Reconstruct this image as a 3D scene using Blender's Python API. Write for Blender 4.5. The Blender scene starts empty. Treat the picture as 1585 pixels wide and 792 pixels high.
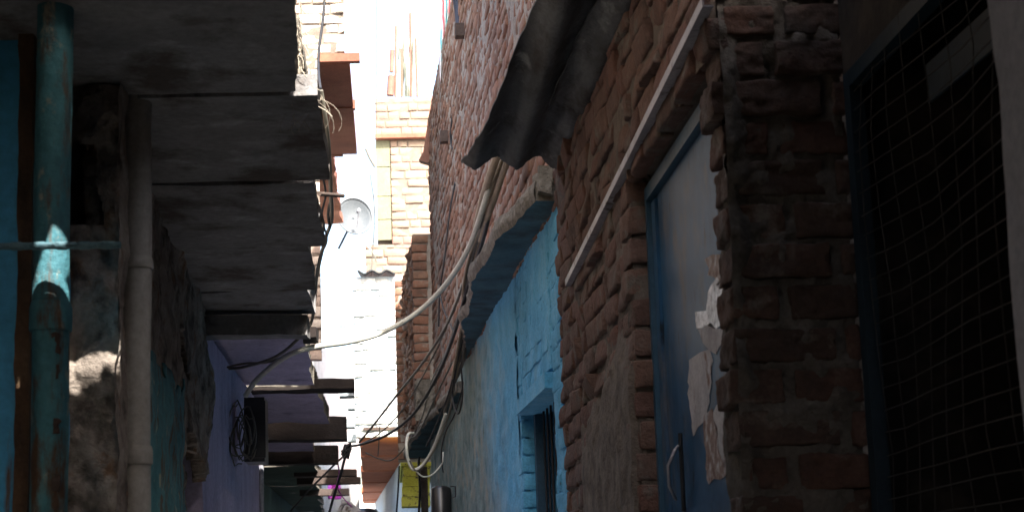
import bpy, math, random
import numpy as np
from mathutils import Vector, Matrix
random.seed(7)
SC = bpy.context.scene
COL = SC.collection
R = math.radians

# ------------------------------------------------------------------ camera
EYE = 1.5
FPX, PX0, PY0, PW, PH = 2400.0, 600.0, 528.0, 1585.0, 792.0
PITCH, ROLL = math.atan(372 / 2400), -0.02
cam_d = bpy.data.cameras.new('camera'); cam = bpy.data.objects.new('camera', cam_d); COL.objects.link(cam)
cam_d.sensor_width = 36; cam_d.lens = 36 * FPX / PW
cam_d.shift_x = (PW / 2 - PX0) / PW; cam_d.shift_y = (PY0 - PH / 2) / PW
cam_d.clip_start = 0.05; cam_d.clip_end = 800
cam.matrix_world = Matrix.Translation((0, 0, EYE)) @ Matrix.Rotation(math.pi / 2 + PITCH, 4, 'X') @ Matrix.Rotation(ROLL, 4, 'Z')
cam_d.dof.use_dof = True; cam_d.dof.focus_distance = 7.0; cam_d.dof.aperture_fstop = 9.0
SC.camera = cam
CM = cam.matrix_world.to_3x3()

# ------------------------------------------------------------------ light
SUN = Vector((.35, -.90, 1.0)).normalized()
w = bpy.data.worlds.new('World'); SC.world = w; w.use_nodes = True
nt = w.node_tree; bg = nt.nodes['Background']
sky = nt.nodes.new('ShaderNodeTexSky'); sky.sky_type = 'NISHITA'; sky.sun_disc = False
sky.sun_elevation = math.asin(SUN.z); sky.sun_rotation = math.atan2(SUN.x, SUN.y)
sky.dust_density = 4.0; sky.air_density = 1.2; sky.ozone_density = 0.7
nt.links.new(sky.outputs[0], bg.inputs[0]); bg.inputs[1].default_value = 0.15
sl = bpy.data.lights.new('sun', 'SUN'); sl.energy = 4.0; sl.angle = R(0.5); sl.color = (1, .95, .87)
so = bpy.data.objects.new('sun', sl); COL.objects.link(so); so.rotation_euler = SUN.to_track_quat('Z', 'Y').to_euler()
so.location = (0, 0, 20)
SC.view_settings.view_transform = 'Standard'; SC.view_settings.look = 'None'
SC.view_settings.exposure = 2.2; SC.view_settings.gamma = 1
SC.cycles.max_bounces = 8; SC.cycles.diffuse_bounces = 5

# ------------------------------------------------------------------ rays
def ray(px, py):
    return CM @ Vector(((px - PX0) / FPX, -(py - PY0) / FPX, -1))
def W(px, py, Y):
    d = ray(px, py); return Vector((0, 0, EYE)) + d * (Y / d.y)
def hx(px, py, X):
    d = ray(px, py); return Vector((0, 0, EYE)) + d * (X / d.x)
def hz(px, py, ze):
    d = ray(px, py); return Vector((0, 0, EYE)) + d * (ze / d.z)

# ------------------------------------------------------------------ noise
def _h(i, j, k, s):
    n = (i * 374761393 + j * 668265263 + k * 2147483647 + s * 1274126177) & 0xffffffff
    n = ((n ^ (n >> 13)) * 1274126177) & 0xffffffff
    n = ((n ^ (n >> 16)) * 2246822519) & 0xffffffff
    return ((n ^ (n >> 15)) & 0xffff) / 65535.0
def vnoise(P, seed=0):
    P = np.asarray(P, float); I = np.floor(P).astype(np.int64); F = P - I; F = F * F * (3 - 2 * F)
    out = 0
    for a in (0, 1):
        for b in (0, 1):
            for c in (0, 1):
                wt = (F[:, 0] if a else 1 - F[:, 0]) * (F[:, 1] if b else 1 - F[:, 1]) * (F[:, 2] if c else 1 - F[:, 2])
                out = out + wt * _h(I[:, 0] + a, I[:, 1] + b, I[:, 2] + c, seed)
    return out * 2 - 1
def fbm(P, sc=1, oc=3, seed=0):
    P = np.asarray(P, float) * sc; a, s = 0, 1.0
    for o in range(oc):
        a = a + s * vnoise(P, seed + o * 17); P = P * 2.03 + 5.3; s *= .5
    return a

# ------------------------------------------------------------------ mesh builder
class MB:
    def __init__(s): s.V = []; s.F = []; s.M = []; s.C = []; s.S = []; s.n = 0
    def add(s, V, F, m=0, c=.5, smooth=False):
        V = np.asarray(V, float); s.V.append(V)
        s.F.extend([tuple(int(i) + s.n for i in f) for f in F]); s.M.extend([m] * len(F)); s.S.extend([smooth] * len(F))
        s.C.append(np.full(len(V), c) if np.isscalar(c) else np.asarray(c)); s.n += len(V); return s
    def box(s, x0, x1, y0, y1, z0, z1, m=0, c=.5):
        V = [(x, y, z) for x in (x0, x1) for y in (y0, y1) for z in (z0, z1)]
        return s.add(V, [(0, 1, 3, 2), (4, 6, 7, 5), (0, 4, 5, 1), (2, 3, 7, 6), (0, 2, 6, 4), (1, 5, 7, 3)], m, c)
    def prism(s, poly, vec, m=0, c=.5):
        poly = [Vector(p) for p in poly]; vec = Vector(vec); n = len(poly)
        V = [tuple(p) for p in poly] + [tuple(p + vec) for p in poly]
        F = [tuple(range(n))[::-1], tuple(range(n, 2 * n))] + [(i, (i + 1) % n, n + (i + 1) % n, n + i) for i in range(n)]
        return s.add(V, F, m, c)
    def tube(s, pts, r, k=8, m=0, c=.5, caps=True, smooth=True):
        pts = [Vector(p) for p in pts]; n = len(pts); V = []; F = []
        rr = r if hasattr(r, '__len__') else [r] * n
        up = None
        for i, p in enumerate(pts):
            t = (pts[min(i + 1, n - 1)] - pts[max(i - 1, 0)]).normalized()
            if up is None: up = Vector((0, 0, 1)) if abs(t.z) < .9 else Vector((1, 0, 0))
            a = t.cross(up).normalized(); b = a.cross(t).normalized(); up = b
            for j in range(k):
                q = 2 * math.pi * j / k; V.append(tuple(p + (a * math.cos(q) + b * math.sin(q)) * rr[i]))
        for i in range(n - 1):
            for j in range(k):
                F.append((i * k + j, i * k + (j + 1) % k, (i + 1) * k + (j + 1) % k, (i + 1) * k + j))
        s.add(V, F, m, c, smooth)
        if caps:
            s.add(V[:k], [tuple(range(k))], m, c); s.add(V[-k:], [tuple(range(k))[::-1]], m, c)
        return s
    def grid(s, P, nu, nv, m=0, c=.5, keep=None, smooth=True):
        """P: (nu*nv,3) ordered u-major"""
        F = []
        for i in range(nu - 1):
            for j in range(nv - 1):
                if keep is not None and not keep[i, j]: continue
                F.append((i * nv + j, (i + 1) * nv + j, (i + 1) * nv + j + 1, i * nv + j + 1))
        return s.add(P, F, m, c, smooth)
    def build(s, name, mats, parent=None, base=None):
        V = np.concatenate(s.V)
        off = np.zeros(3)
        if parent is None and base is not None: off = np.array(base, float)
        me = bpy.data.meshes.new(name); me.from_pydata((V - off).tolist(), [], s.F)
        if not isinstance(mats, (list, tuple)): mats = [mats]
        for m in mats: me.materials.append(m)
        me.polygons.foreach_set('material_index', s.M); me.polygons.foreach_set('use_smooth', s.S)
        at = me.attributes.new('rnd', 'FLOAT', 'POINT'); at.data.foreach_set('value', np.concatenate(s.C).astype(np.float32))
        me.update()
        o = bpy.data.objects.new(name, me); COL.objects.link(o); o.location = off
        if parent is not None:
            o.parent = parent
            loc = Vector((0, 0, 0)); q = parent
            while q is not None: loc += q.location; q = q.parent
            o.location = -loc
        return o
def thing(name, label, cat, loc, group=None):
    o = bpy.data.objects.new(name, None); COL.objects.link(o); o.location = loc; o.empty_display_size = .1
    return tag(o, label, cat, group)
def tag(o, label=None, cat=None, group=None, kind=None):
    if label: o['label'] = label
    if cat: o['category'] = cat
    if group: o['group'] = group
    if kind: o['kind'] = kind
    return o

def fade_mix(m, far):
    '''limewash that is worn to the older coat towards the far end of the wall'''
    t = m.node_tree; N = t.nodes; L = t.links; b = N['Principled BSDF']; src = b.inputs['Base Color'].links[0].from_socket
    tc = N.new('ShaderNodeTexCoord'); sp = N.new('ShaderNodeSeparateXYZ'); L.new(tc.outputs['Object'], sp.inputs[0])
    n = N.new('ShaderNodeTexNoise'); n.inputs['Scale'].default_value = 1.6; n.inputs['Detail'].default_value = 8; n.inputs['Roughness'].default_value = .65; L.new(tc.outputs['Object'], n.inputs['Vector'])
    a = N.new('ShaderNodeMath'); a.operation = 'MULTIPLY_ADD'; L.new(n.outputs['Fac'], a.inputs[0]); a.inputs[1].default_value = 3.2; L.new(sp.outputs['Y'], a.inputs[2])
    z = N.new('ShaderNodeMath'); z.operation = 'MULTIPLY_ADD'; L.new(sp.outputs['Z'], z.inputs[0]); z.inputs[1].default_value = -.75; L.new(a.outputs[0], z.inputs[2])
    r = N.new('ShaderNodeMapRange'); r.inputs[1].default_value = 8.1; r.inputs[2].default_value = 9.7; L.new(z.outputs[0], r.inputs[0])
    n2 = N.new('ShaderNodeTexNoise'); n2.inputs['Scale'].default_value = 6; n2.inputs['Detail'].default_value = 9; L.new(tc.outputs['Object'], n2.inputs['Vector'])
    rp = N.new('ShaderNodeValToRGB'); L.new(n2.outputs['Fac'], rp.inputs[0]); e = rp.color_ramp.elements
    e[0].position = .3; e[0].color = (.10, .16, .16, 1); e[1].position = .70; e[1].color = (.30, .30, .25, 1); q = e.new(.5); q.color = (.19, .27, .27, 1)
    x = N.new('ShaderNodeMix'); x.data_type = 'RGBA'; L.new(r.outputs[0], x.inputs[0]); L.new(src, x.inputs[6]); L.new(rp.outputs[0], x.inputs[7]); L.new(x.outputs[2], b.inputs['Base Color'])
def brick_panel(mb, O, U, N, L, H, ch=.088, bl=.235, gap=.013, nu=7, nv=4, amp=.004, tilt=.006, seed=0,
                mo=.012, mamp=.006, ms=.025, smear=None, v0=0.0, drop=0.0, wob=.004, proud=.006, mbrick=0, mmort=1, header=.3, edge=1.0, ug=1.0):
    rs = np.random.RandomState(seed)
    O = np.array(O, float); U = np.array(U, float); N = np.array(N, float); Z = np.array((0, 0, 1.))
    ga = np.concatenate([[0], np.linspace(.03, .97, nu - 2), [1]]); gb = np.concatenate([[0], np.linspace(.08, .92, nv - 2), [1]])
    A, B = np.meshgrid(ga, gb, indexing='ij'); A = A.ravel(); B = B.ravel()
    # ring of the front grid for the skirt
    ring = [(i * nv) for i in range(nu)] + [((nu - 1) * nv + j) for j in range(1, nv)] + [(i * nv + nv - 1) for i in range(nu - 2, -1, -1)] + [j for j in range(nv - 2, 0, -1)]
    FF = [(i * nv + j, (i + 1) * nv + j, (i + 1) * nv + j + 1, i * nv + j + 1) for i in range(nu - 1) for j in range(nv - 1)]
    nf = nu * nv; nr = len(ring)
    FF += [(ring[(k + 1) % nr], ring[k], nf + k, nf + (k + 1) % nr) for k in range(nr)]
    rows = int(H / ch + .999)
    Vs = []; Fs = []; Cs = []; n = 0
    for r in range(rows):
        z0 = r * ch; h = min(ch, H - z0) - gap * (1 + .4 * rs.randn() * .5)
        if h < .02: continue
        u = -rs.rand() * bl * .7
        phase = rs.rand() * 9
        while u < L:
            ln = bl * (.5 if rs.rand() < header else 1.0) * (1 + .05 * rs.randn())
            a, b = max(u, 0), min(u + ln - gap * ug * (1 + .3 * rs.randn()), L)
            u += ln
            if b - a < .03 or rs.rand() < drop: continue
            hh = h * (1 + .05 * rs.randn()); zz = z0 + rs.randn() * .0025
            uu = a + A * (b - a); vv = zz + B * hh + wob * math.sin(phase + u * 1.7)
            vv = vv + (A - .5) * rs.randn() * .006
            ed = np.minimum(np.minimum(A, 1 - A) * (b - a), np.minimum(B, 1 - B) * hh)
            rnd = .007; fall = np.clip(1 - ed / rnd, 0, 1) * .006 * edge
            ww = proud * rs.randn() + (A - .5) * tilt * rs.randn() + (B - .5) * tilt * 1.3 * rs.randn() - fall
            P3 = np.stack([uu, vv, np.full_like(uu, seed * 1.3)], 1)
            ww = ww + amp * .6 * fbm(P3, 16, 2, seed) + amp * .5 * fbm(P3, 75, 2, seed + 2)
            fx = rs.rand(); ww = ww - np.clip((A * math.cos(fx * 6) + B * math.sin(fx * 6)) - .55, 0, 1) * .012 * (rs.rand() < .5) * edge
            uu = uu + amp * .6 * fbm(P3, 45, 2, seed + 5) ; vv = vv + amp * .6 * fbm(P3, 45, 2, seed + 9)
            # nibbled corners
            for ci, cj in ((0, 0), (0, 1), (1, 0), (1, 1)):
                if rs.rand() < .3:
                    dd = np.hypot((A - ci) * (b - a), (B - cj) * hh); ww = ww - .02 * rs.rand() * np.clip(1 - dd / .035, 0, 1)
            F = O + uu[:, None] * U + vv[:, None] * Z + ww[:, None] * N
            K = F[ring] - N * .04
            Vs.append(F); Vs.append(K); Cs.append(np.full(nf + nr, rs.rand()))
            Fs.extend([tuple(i + n for i in f) for f in FF]); n += nf + nr
    if Vs:
        mb.add(np.concatenate(Vs), Fs, mbrick, np.concatenate(Cs), True)
    if mmort is not None:
        gu = max(2, int(L / ms) + 1); gv = max(2, int(H / ms) + 1)
        a, b = np.meshgrid(np.linspace(0, L, gu), np.linspace(0, H, gv), indexing='ij'); a = a.ravel(); b = b.ravel()
        P3 = np.stack([a, b, np.full_like(a, seed * 2.1)], 1)
        ww = -mo + mamp * fbm(P3, 14, 3, seed + 31) + mamp * .8 * fbm(P3, 2.5, 2, seed + 41)
        if smear is not None: ww = ww + smear(a, b)
        ww[(a == 0) | (a == L)] = -mo - .01
        P = O + a[:, None] * U + b[:, None] * Z + ww[:, None] * N
        mb.grid(P, gu, gv, mmort, .5)
    return mb

def brick_block(mb, x0, x1, y0, y1, z0, z1, rs, n=5, amp=.006, m=0, c=None):
    """one whole irregular brick"""
    c = rs.rand() if c is None else c
    L = np.array([x1 - x0, y1 - y0, z1 - z0]); O = np.array([x0, y0, z0])
    for ax in range(3):
        for sd in (0, 1):
            gg = np.concatenate([[0], np.linspace(.06, .94, n - 2), [1]]); a, b = np.meshgrid(gg, gg, indexing='ij')
            P = np.zeros((n * n, 3)); o = [i for i in range(3) if i != ax]
            P[:, o[0]] = a.ravel(); P[:, o[1]] = b.ravel(); P[:, ax] = sd
            Q = P * L
            cen = L / 2; r = .006
            inner = np.clip(Q, r, L - r); dv = Q - inner; ln = np.linalg.norm(dv, axis=1, keepdims=True)
            Q = np.where(ln > r, inner + dv / np.maximum(ln, 1e-9) * r, Q)
            G = Q + O
            D = np.stack([fbm(G, 18, 2, 3), fbm(G, 18, 2, 13), fbm(G, 18, 2, 23)], 1) * amp * .6 + np.stack([fbm(G, 75, 2, 4), fbm(G, 75, 2, 14), fbm(G, 75, 2, 24)], 1) * amp * .5
            G = G + D
            flip = (sd == 0) ^ (ax == 1)
            F = [(i * n + j, (i + 1) * n + j, (i + 1) * n + j + 1, i * n + j + 1) for i in range(n - 1) for j in range(n - 1)]
            if flip: F = [f[::-1] for f in F]
            mb.add(G, F, m, c, True)
def rough_box(mb, x0, x1, y0, y1, z0, z1, step=.05, amp=.008, sc=8, m=0, seed=0, c=.5, oc=3, smooth=True):
    """box with displaced sides, welded by common noise"""
    O = np.array([x0, y0, z0]); L = np.array([x1 - x0, y1 - y0, z1 - z0])
    for ax in range(3):
        o = [i for i in range(3) if i != ax]
        na = max(2, min(160, int(L[o[0]] / step) + 1)); nb = max(2, min(160, int(L[o[1]] / step) + 1))
        for sd in (0, 1):
            a, b = np.meshgrid(np.linspace(0, 1, na), np.linspace(0, 1, nb), indexing='ij')
            P = np.zeros((na * nb, 3)); P[:, o[0]] = a.ravel(); P[:, o[1]] = b.ravel(); P[:, ax] = sd
            G = P * L + O
            G = G + np.stack([fbm(G, sc, oc, seed + 3), fbm(G, sc, oc, seed + 13), fbm(G, sc, oc, seed + 23)], 1) * amp
            F = [(i * nb + j, (i + 1) * nb + j, (i + 1) * nb + j + 1, i * nb + j + 1) for i in range(na - 1) for j in range(nb - 1)]
            if (sd == 0) ^ (ax == 1): F = [f[::-1] for f in F]
            mb.add(G, F, m, c, smooth)
    return mb

# ------------------------------------------------------------------ materials
def mat(name, stops, scale=6, detail=8, rough=.9, bump=.3, bscale=40, spec=.3, rnd=None, stretch=(1, 1, 1), stain=None, bdist=.01, metal=0, stain2=None):
    """stops: colour ramp of a noise; rnd: ramp driven by the per-brick number, mixed with the noise;
    stain / stain2: (colour, scale, lo, hi, stretch) patches of dirt or bare material"""
    m = bpy.data.materials.new(name); m.use_nodes = True; t = m.node_tree; N = t.nodes; Lk = t.links
    b = N['Principled BSDF']; b.inputs['Roughness'].default_value = rough; b.inputs['Specular IOR Level'].default_value = spec
    b.inputs['Metallic'].default_value = metal
    tc = N.new('ShaderNodeTexCoord'); mp = N.new('ShaderNodeMapping'); mp.inputs['Scale'].default_value = stretch
    Lk.new(tc.outputs['Object'], mp.inputs[0])
    def noise(sc, det, vec, r=.6):
        n = N.new('ShaderNodeTexNoise'); n.inputs['Scale'].default_value = sc; n.inputs['Detail'].default_value = det
        n.inputs['Roughness'].default_value = r; Lk.new(vec, n.inputs['Vector']); return n.outputs['Fac']
    def ramp(fac, st):
        r = N.new('ShaderNodeValToRGB'); e = r.color_ramp.elements
        while len(e) < len(st): e.new(.5)
        for i, (p, c) in enumerate(st): e[i].position = p; e[i].color = (*c, 1) if len(c) == 3 else c
        Lk.new(fac, r.inputs[0]); return r.outputs[0]
    def mix(f, a, c, mode='MIX'):
        x = N.new('ShaderNodeMix'); x.data_type = 'RGBA'; x.blend_type = mode
        if isinstance(f, float): x.inputs[0].default_value = f
        else: Lk.new(f, x.inputs[0])
        for s, v in ((6, a), (7, c)):
            if isinstance(v, tuple): x.inputs[s].default_value = (*v, 1)
            else: Lk.new(v, x.inputs[s])
        return x.outputs[2]
    col = ramp(noise(scale, detail, mp.outputs[0]), stops)
    if rnd:
        at = N.new('ShaderNodeAttribute'); at.attribute_name = 'rnd'
        rc = ramp(at.outputs['Fac'], rnd); col = mix(.62, col, rc)
    for st in (stain, stain2):
        if not st: continue
        c, sc, lo, hi, stt = st
        mp2 = N.new('ShaderNodeMapping'); mp2.inputs['Scale'].default_value = stt; mp2.inputs['Location'].default_value = (3.1 * lo, 1.7, sc)
        Lk.new(tc.outputs['Object'], mp2.inputs[0])
        f = ramp(noise(sc, 8, mp2.outputs[0], .65), [(lo, (0, 0, 0)), (hi, (1, 1, 1))])
        col = mix(f, col, c)
    fine = ramp(noise(bscale * 1.7, 6, tc.outputs['Object'], .7), [(.25, (.72, .72, .72)), (.75, (1.18, 1.18, 1.18))])
    col = mix(1.0, col, fine, 'MULTIPLY')
    Lk.new(col, b.inputs['Base Color'])
    bp = N.new('ShaderNodeBump'); bp.inputs['Strength'].default_value = bump; bp.inputs['Distance'].default_value = bdist
    Lk.new(noise(bscale, 10, tc.outputs['Object'], .65), bp.inputs['Height']); Lk.new(bp.outputs[0], b.inputs['Normal'])
    return m

U3 = (1, 1, 1)
BR = [(.0, (.10, .055, .036)), (.25, (.20, .095, .058)), (.5, (.25, .125, .075)), (.75, (.17, .095, .068)), (1., (.25, .155, .10))]
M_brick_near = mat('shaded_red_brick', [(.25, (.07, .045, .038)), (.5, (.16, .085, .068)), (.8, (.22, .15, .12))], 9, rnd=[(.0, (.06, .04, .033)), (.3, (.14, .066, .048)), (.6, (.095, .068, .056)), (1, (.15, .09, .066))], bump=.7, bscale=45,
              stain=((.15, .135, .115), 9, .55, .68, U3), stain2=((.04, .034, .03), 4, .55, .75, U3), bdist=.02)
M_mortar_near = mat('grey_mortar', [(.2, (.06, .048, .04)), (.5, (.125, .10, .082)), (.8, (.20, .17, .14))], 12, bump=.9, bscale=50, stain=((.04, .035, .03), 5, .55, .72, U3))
M_brick = mat('red_brick', [(.25, (.12, .06, .042)), (.5, (.25, .125, .085)), (.8, (.31, .21, .15))], 9, rnd=BR, bump=.55, bscale=55,
              stain=((.30, .26, .21), 9, .56, .68, U3), stain2=((.07, .05, .04), 6, .54, .72, U3))
M_brick_shade = mat('deep_shade_brick', [(.3, (.035, .025, .021)), (.5, (.085, .048, .036)), (.8, (.13, .093, .072))], 13,
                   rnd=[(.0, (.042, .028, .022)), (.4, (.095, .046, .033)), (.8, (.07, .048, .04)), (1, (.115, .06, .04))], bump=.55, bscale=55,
                   stain=((.17, .15, .13), 9, .55, .7, U3), stain2=((.035, .03, .027), 4, .5, .7, U3))  # darker copy of the house brick; the pier's deep shade is in the colour
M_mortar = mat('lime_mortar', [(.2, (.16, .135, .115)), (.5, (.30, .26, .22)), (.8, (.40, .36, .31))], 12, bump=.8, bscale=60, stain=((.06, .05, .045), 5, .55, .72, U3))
M_mortar_shade = mat('deep_shade_mortar', [(.2, (.045, .04, .035)), (.5, (.10, .088, .076)), (.8, (.16, .145, .125))], 12, bump=.8, bscale=60)  # pier mortar, darkened in colour for the same shade
M_brick_pale = mat('pale_brick', [(.25, (.20, .12, .10)), (.5, (.28, .19, .15)), (.8, (.34, .26, .20))], 9, bump=.4, bscale=40,
                   rnd=[(0, (.25, .135, .11)), (.5, (.29, .20, .14)), (1, (.34, .27, .19))])
M_brick_overexposed = mat('overexposed_brick', [(.25, (.34, .27, .22)), (.5, (.46, .40, .34)), (.8, (.55, .5, .44))], 9, bump=.4, bscale=40, rnd=[(0, (.36, .25, .2)), (.5, (.5, .44, .36)), (1, (.55, .5, .45))])  # brick colour raised towards white for the overexposed sunlit wall
M_mortar_pale = mat('pale_mortar', [(.2, (.13, .10, .08)), (.8, (.24, .20, .16))], 12, bump=.5, bscale=50)
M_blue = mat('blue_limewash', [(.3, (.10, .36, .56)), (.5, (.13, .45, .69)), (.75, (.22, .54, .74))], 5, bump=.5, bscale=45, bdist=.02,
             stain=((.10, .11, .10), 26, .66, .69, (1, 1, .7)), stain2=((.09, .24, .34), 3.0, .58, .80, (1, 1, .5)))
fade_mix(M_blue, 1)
M_blue_old = mat('faded_blue_limewash', [(.3, (.12, .22, .24)), (.5, (.17, .31, .34)), (.75, (.25, .34, .34))], 5, bump=.5, bscale=45,
             stain=((.22, .19, .15), 6, .52, .66, U3), stain2=((.07, .08, .08), 4, .55, .75, U3))
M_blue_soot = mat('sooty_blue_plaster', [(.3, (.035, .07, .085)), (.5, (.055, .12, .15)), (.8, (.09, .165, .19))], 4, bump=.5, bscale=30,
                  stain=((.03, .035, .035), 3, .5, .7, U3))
M_rubble = mat('broken_concrete', [(.25, (.06, .054, .046)), (.5, (.16, .145, .12)), (.8, (.29, .27, .235))], 22, bump=1.0, bscale=70)
M_slab = mat('smoky_stone_slab', [(.3, (.17, .168, .17)), (.55, (.225, .222, .225)), (.8, (.28, .278, .28))], 4, bump=.8, bscale=25, stretch=(1, 1.4, 1),
             stain=((.36, .37, .38), 5, .56, .74, (1, 1.5, 1)), stain2=((.09, .075, .065), 3.3, .5, .62, U3))
M_cement = mat('asbestos_cement', [(.3, (.05, .054, .058)), (.6, (.10, .108, .115)), (.85, (.17, .18, .19))], 9, bump=.9, bscale=45, stretch=(1, .35, 1),
               stain=((.025, .02, .018), 6, .48, .64, (1, .3, 1)), stain2=((.20, .21, .21), 11, .60, .72, (1, .5, 1)))
M_plaster = mat('dirty_brown_plaster', [(.25, (.13, .105, .088)), (.5, (.31, .26, .22)), (.8, (.48, .43, .37))], 8, bump=1.0, bscale=30, bdist=.02,
                stain=((.10, .08, .066), 7, .5, .62, U3), stain2=((.24, .14, .085), 9, .56, .66, U3))
M_teal = mat('old_teal_paint', [(.3, (.035, .12, .15)), (.55, (.06, .20, .235)), (.8, (.13, .26, .27))], 9, rough=.7, bump=.8, bscale=30, stretch=(1, 1, .35),
             stain=((.09, .052, .03), 9, .52, .62, (2, 2, .5)), stain2=((.30, .29, .23), 16, .58, .66, (1, 1, .6)))
M_tealwall = mat('bright_blue_paint', [(.3, (.06, .33, .58)), (.6, (.075, .42, .70)), (.85, (.12, .48, .72))], 3, rough=.5, bump=.3, bscale=20, stretch=(1, 1, .5),
                 stain=((.13, .075, .04), 6, .60, .70, (4, 2, .35)))
M_pvc = mat('grimy_grey_pvc', [(.3, (.22, .205, .185)), (.6, (.33, .31, .285)), (.85, (.42, .40, .37))], 7, rough=.6, bump=.2, bscale=30, stretch=(1, 1, .3),
            stain=((.07, .06, .05), 6, .55, .7, (1, 1, .4)))
M_purple = mat('lilac_limewash', [(.3, (.36, .325, .46)), (.6, (.48, .43, .585)), (.85, (.55, .50, .64))], 6, bump=.7, bscale=24, stretch=(1, 1, .4),
               stain=((.12, .10, .15), 4, .6, .75, U3))
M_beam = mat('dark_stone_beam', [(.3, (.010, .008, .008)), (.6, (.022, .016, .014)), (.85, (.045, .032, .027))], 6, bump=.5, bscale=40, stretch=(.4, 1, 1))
M_palebeam = mat('brown_grey_beam', [(.3, (.05, .036, .032)), (.6, (.085, .064, .056)), (.85, (.13, .10, .09))], 6, bump=.5, bscale=40, stretch=(.4, 1, 1))  # paler brown-grey tone for the far beams
M_greenslab = mat('sooty_green_slab', [(.3, (.03, .05, .042)), (.6, (.05, .085, .07)), (.85, (.09, .12, .10))], 5, bump=.5, bscale=30)
M_orange = mat('orange_painted_slab', [(.3, (.46, .145, .075)), (.6, (.58, .19, .095)), (.85, (.62, .25, .14))], 3, bump=.3, bscale=30,
               stain=((.16, .07, .04), 3, .62, .8, U3))
M_rust = mat('red_sandstone_slab', [(.3, (.20, .075, .05)), (.6, (.30, .12, .075)), (.85, (.36, .17, .11))], 3, bump=.3, bscale=30)
M_white = mat('whitewash', [(.3, (.52, .52, .5)), (.7, (.70, .70, .68))], 4, bump=.3, bscale=30, stain=((.10, .10, .095), 9, .66, .69, U3))
M_palewall = mat('pale_blue_wall', [(.3, (.40, .47, .52)), (.7, (.50, .57, .62))], 4, bump=.3, bscale=30)
M_yellow = mat('peeling_yellow_paint', [(.3, (.42, .40, .05)), (.7, (.55, .52, .10))], 4, bump=.5, bscale=30, stain=((.10, .06, .05), 16, .55, .6, (1, 2.5, 1)))
M_yellowgreen = mat('pale_yellow_blocks', [(.3, (.18, .18, .11)), (.7, (.22, .215, .14))], 6, bump=.4, bscale=30)
M_steelblue = mat('blue_enamel_steel', [(.3, (.028, .075, .14)), (.6, (.035, .10, .185)), (.85, (.06, .13, .2))], 3, rough=.42, bump=.10, bscale=9, spec=.06,
                  stain=((.10, .11, .13), 4.5, .50, .66, (1, 2, 1)), stain2=((.02, .028, .04), 9, .62, .67, (1, 2, .6)))
M_frameblue = mat('light_blue_frame_paint', [(.3, (.03, .075, .12)), (.8, (.055, .115, .17))], 5, rough=.5, bump=.2, bscale=30, spec=.25)
M_paper = mat('torn_paper', [(.3, (.30, .28, .28)), (.55, (.45, .43, .43)), (.8, (.52, .50, .50))], 9, rough=.8, bump=.3, bscale=50, stain=((.17, .09, .06), 14, .60, .66, (1, 1, .5)))
M_papered = mat('rust_backed_paper', [(.35, (.14, .07, .05)), (.5, (.25, .17, .14)), (.65, (.5, .48, .47))], 30, rough=.6, bump=.5, bscale=50)
M_foil = mat('torn_silver_foil', [(.35, (.15, .13, .13)), (.55, (.5, .48, .5)), (.75, (.75, .74, .76))], 35, rough=.3, bump=1.0, bscale=35, metal=.6)
M_shadowrust = mat('shadow_and_rust', [(.3, (.03, .022, .018)), (.5, (.12, .07, .04)), (.75, (.24, .17, .10))], 7, bump=.8, bscale=40, stretch=(1, 1, .4))
M_galv = mat('galvanised_steel', [(.3, (.28, .27, .29)), (.8, (.46, .45, .48))], 14, rough=.5, bump=.3, bscale=60, metal=.3, stain=((.10, .075, .06), 12, .56, .66, U3))
M_iron = mat('dark_iron', [(.3, (.02, .02, .022)), (.8, (.05, .05, .055))], 9, rough=.5, bump=.2, bscale=60)
M_gframe = mat('dark_blue_frame_paint', [(.3, (.008, .018, .03)), (.8, (.016, .036, .052))], 5, rough=.6, bump=.1, bscale=30)
M_mesh = mat('grey_wire', [(.3, (.025, .024, .024)), (.8, (.05, .046, .042))], 9, rough=.6, bump=.1, bscale=60)
M_rebar = mat('blue_grey_rebar', [(.3, (.05, .12, .15)), (.8, (.13, .22, .25))], 30, rough=.6, bump=.3, bscale=80)
M_black = mat('black_cable', [(.3, (.018, .018, .02)), (.8, (.035, .035, .038))], 20, rough=.5, bump=.1, bscale=60)
M_dirtywhite = mat('dirty_white_cable', [(.3, (.42, .42, .36)), (.8, (.55, .55, .48))], 20, rough=.5, bump=.1, bscale=60)
M_grey = mat('grey_cable', [(.3, (.09, .085, .07)), (.8, (.15, .14, .115))], 20, rough=.5, bump=.1, bscale=60)
M_tan = mat('tan_conduit', [(.3, (.22, .17, .11)), (.8, (.32, .26, .18))], 20, rough=.6, bump=.1, bscale=60)
M_dish = mat('dish_grey', [(.3, (.085, .096, .105)), (.8, (.11, .12, .13))], 3, rough=.5, bump=.05, bscale=30)
M_rustsheet = mat('rusty_tin', [(.3, (.16, .08, .06)), (.7, (.28, .15, .11))], 4, rough=.8, bump=.3, bscale=30)
M_ground = mat('worn_concrete_paving', [(.3, (.24, .235, .225)), (.8, (.36, .35, .335))], 3, bump=.5, bscale=20)
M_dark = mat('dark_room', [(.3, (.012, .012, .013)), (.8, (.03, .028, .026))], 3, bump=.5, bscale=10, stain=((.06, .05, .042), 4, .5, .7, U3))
M_grayplaster = mat('grey_whitewash', [(.3, (.22, .22, .24)), (.8, (.30, .30, .33))], 4, bump=.3, bscale=30)
M_darkplastic = mat('black_plastic', [(.3, (.015, .015, .016)), (.8, (.03, .03, .03))], 4, rough=.3, bump=.05, bscale=30, spec=.6)
M_magenta = mat('magenta_cloth', [(.3, (.52, .07, .46)), (.8, (.62, .14, .56))], 6, rough=.9, bump=.2, bscale=30)
M_slate = mat('slate_blue_cloth', [(.3, (.045, .05, .07)), (.8, (.08, .09, .12))], 6, rough=.9, bump=.2, bscale=30)
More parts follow.
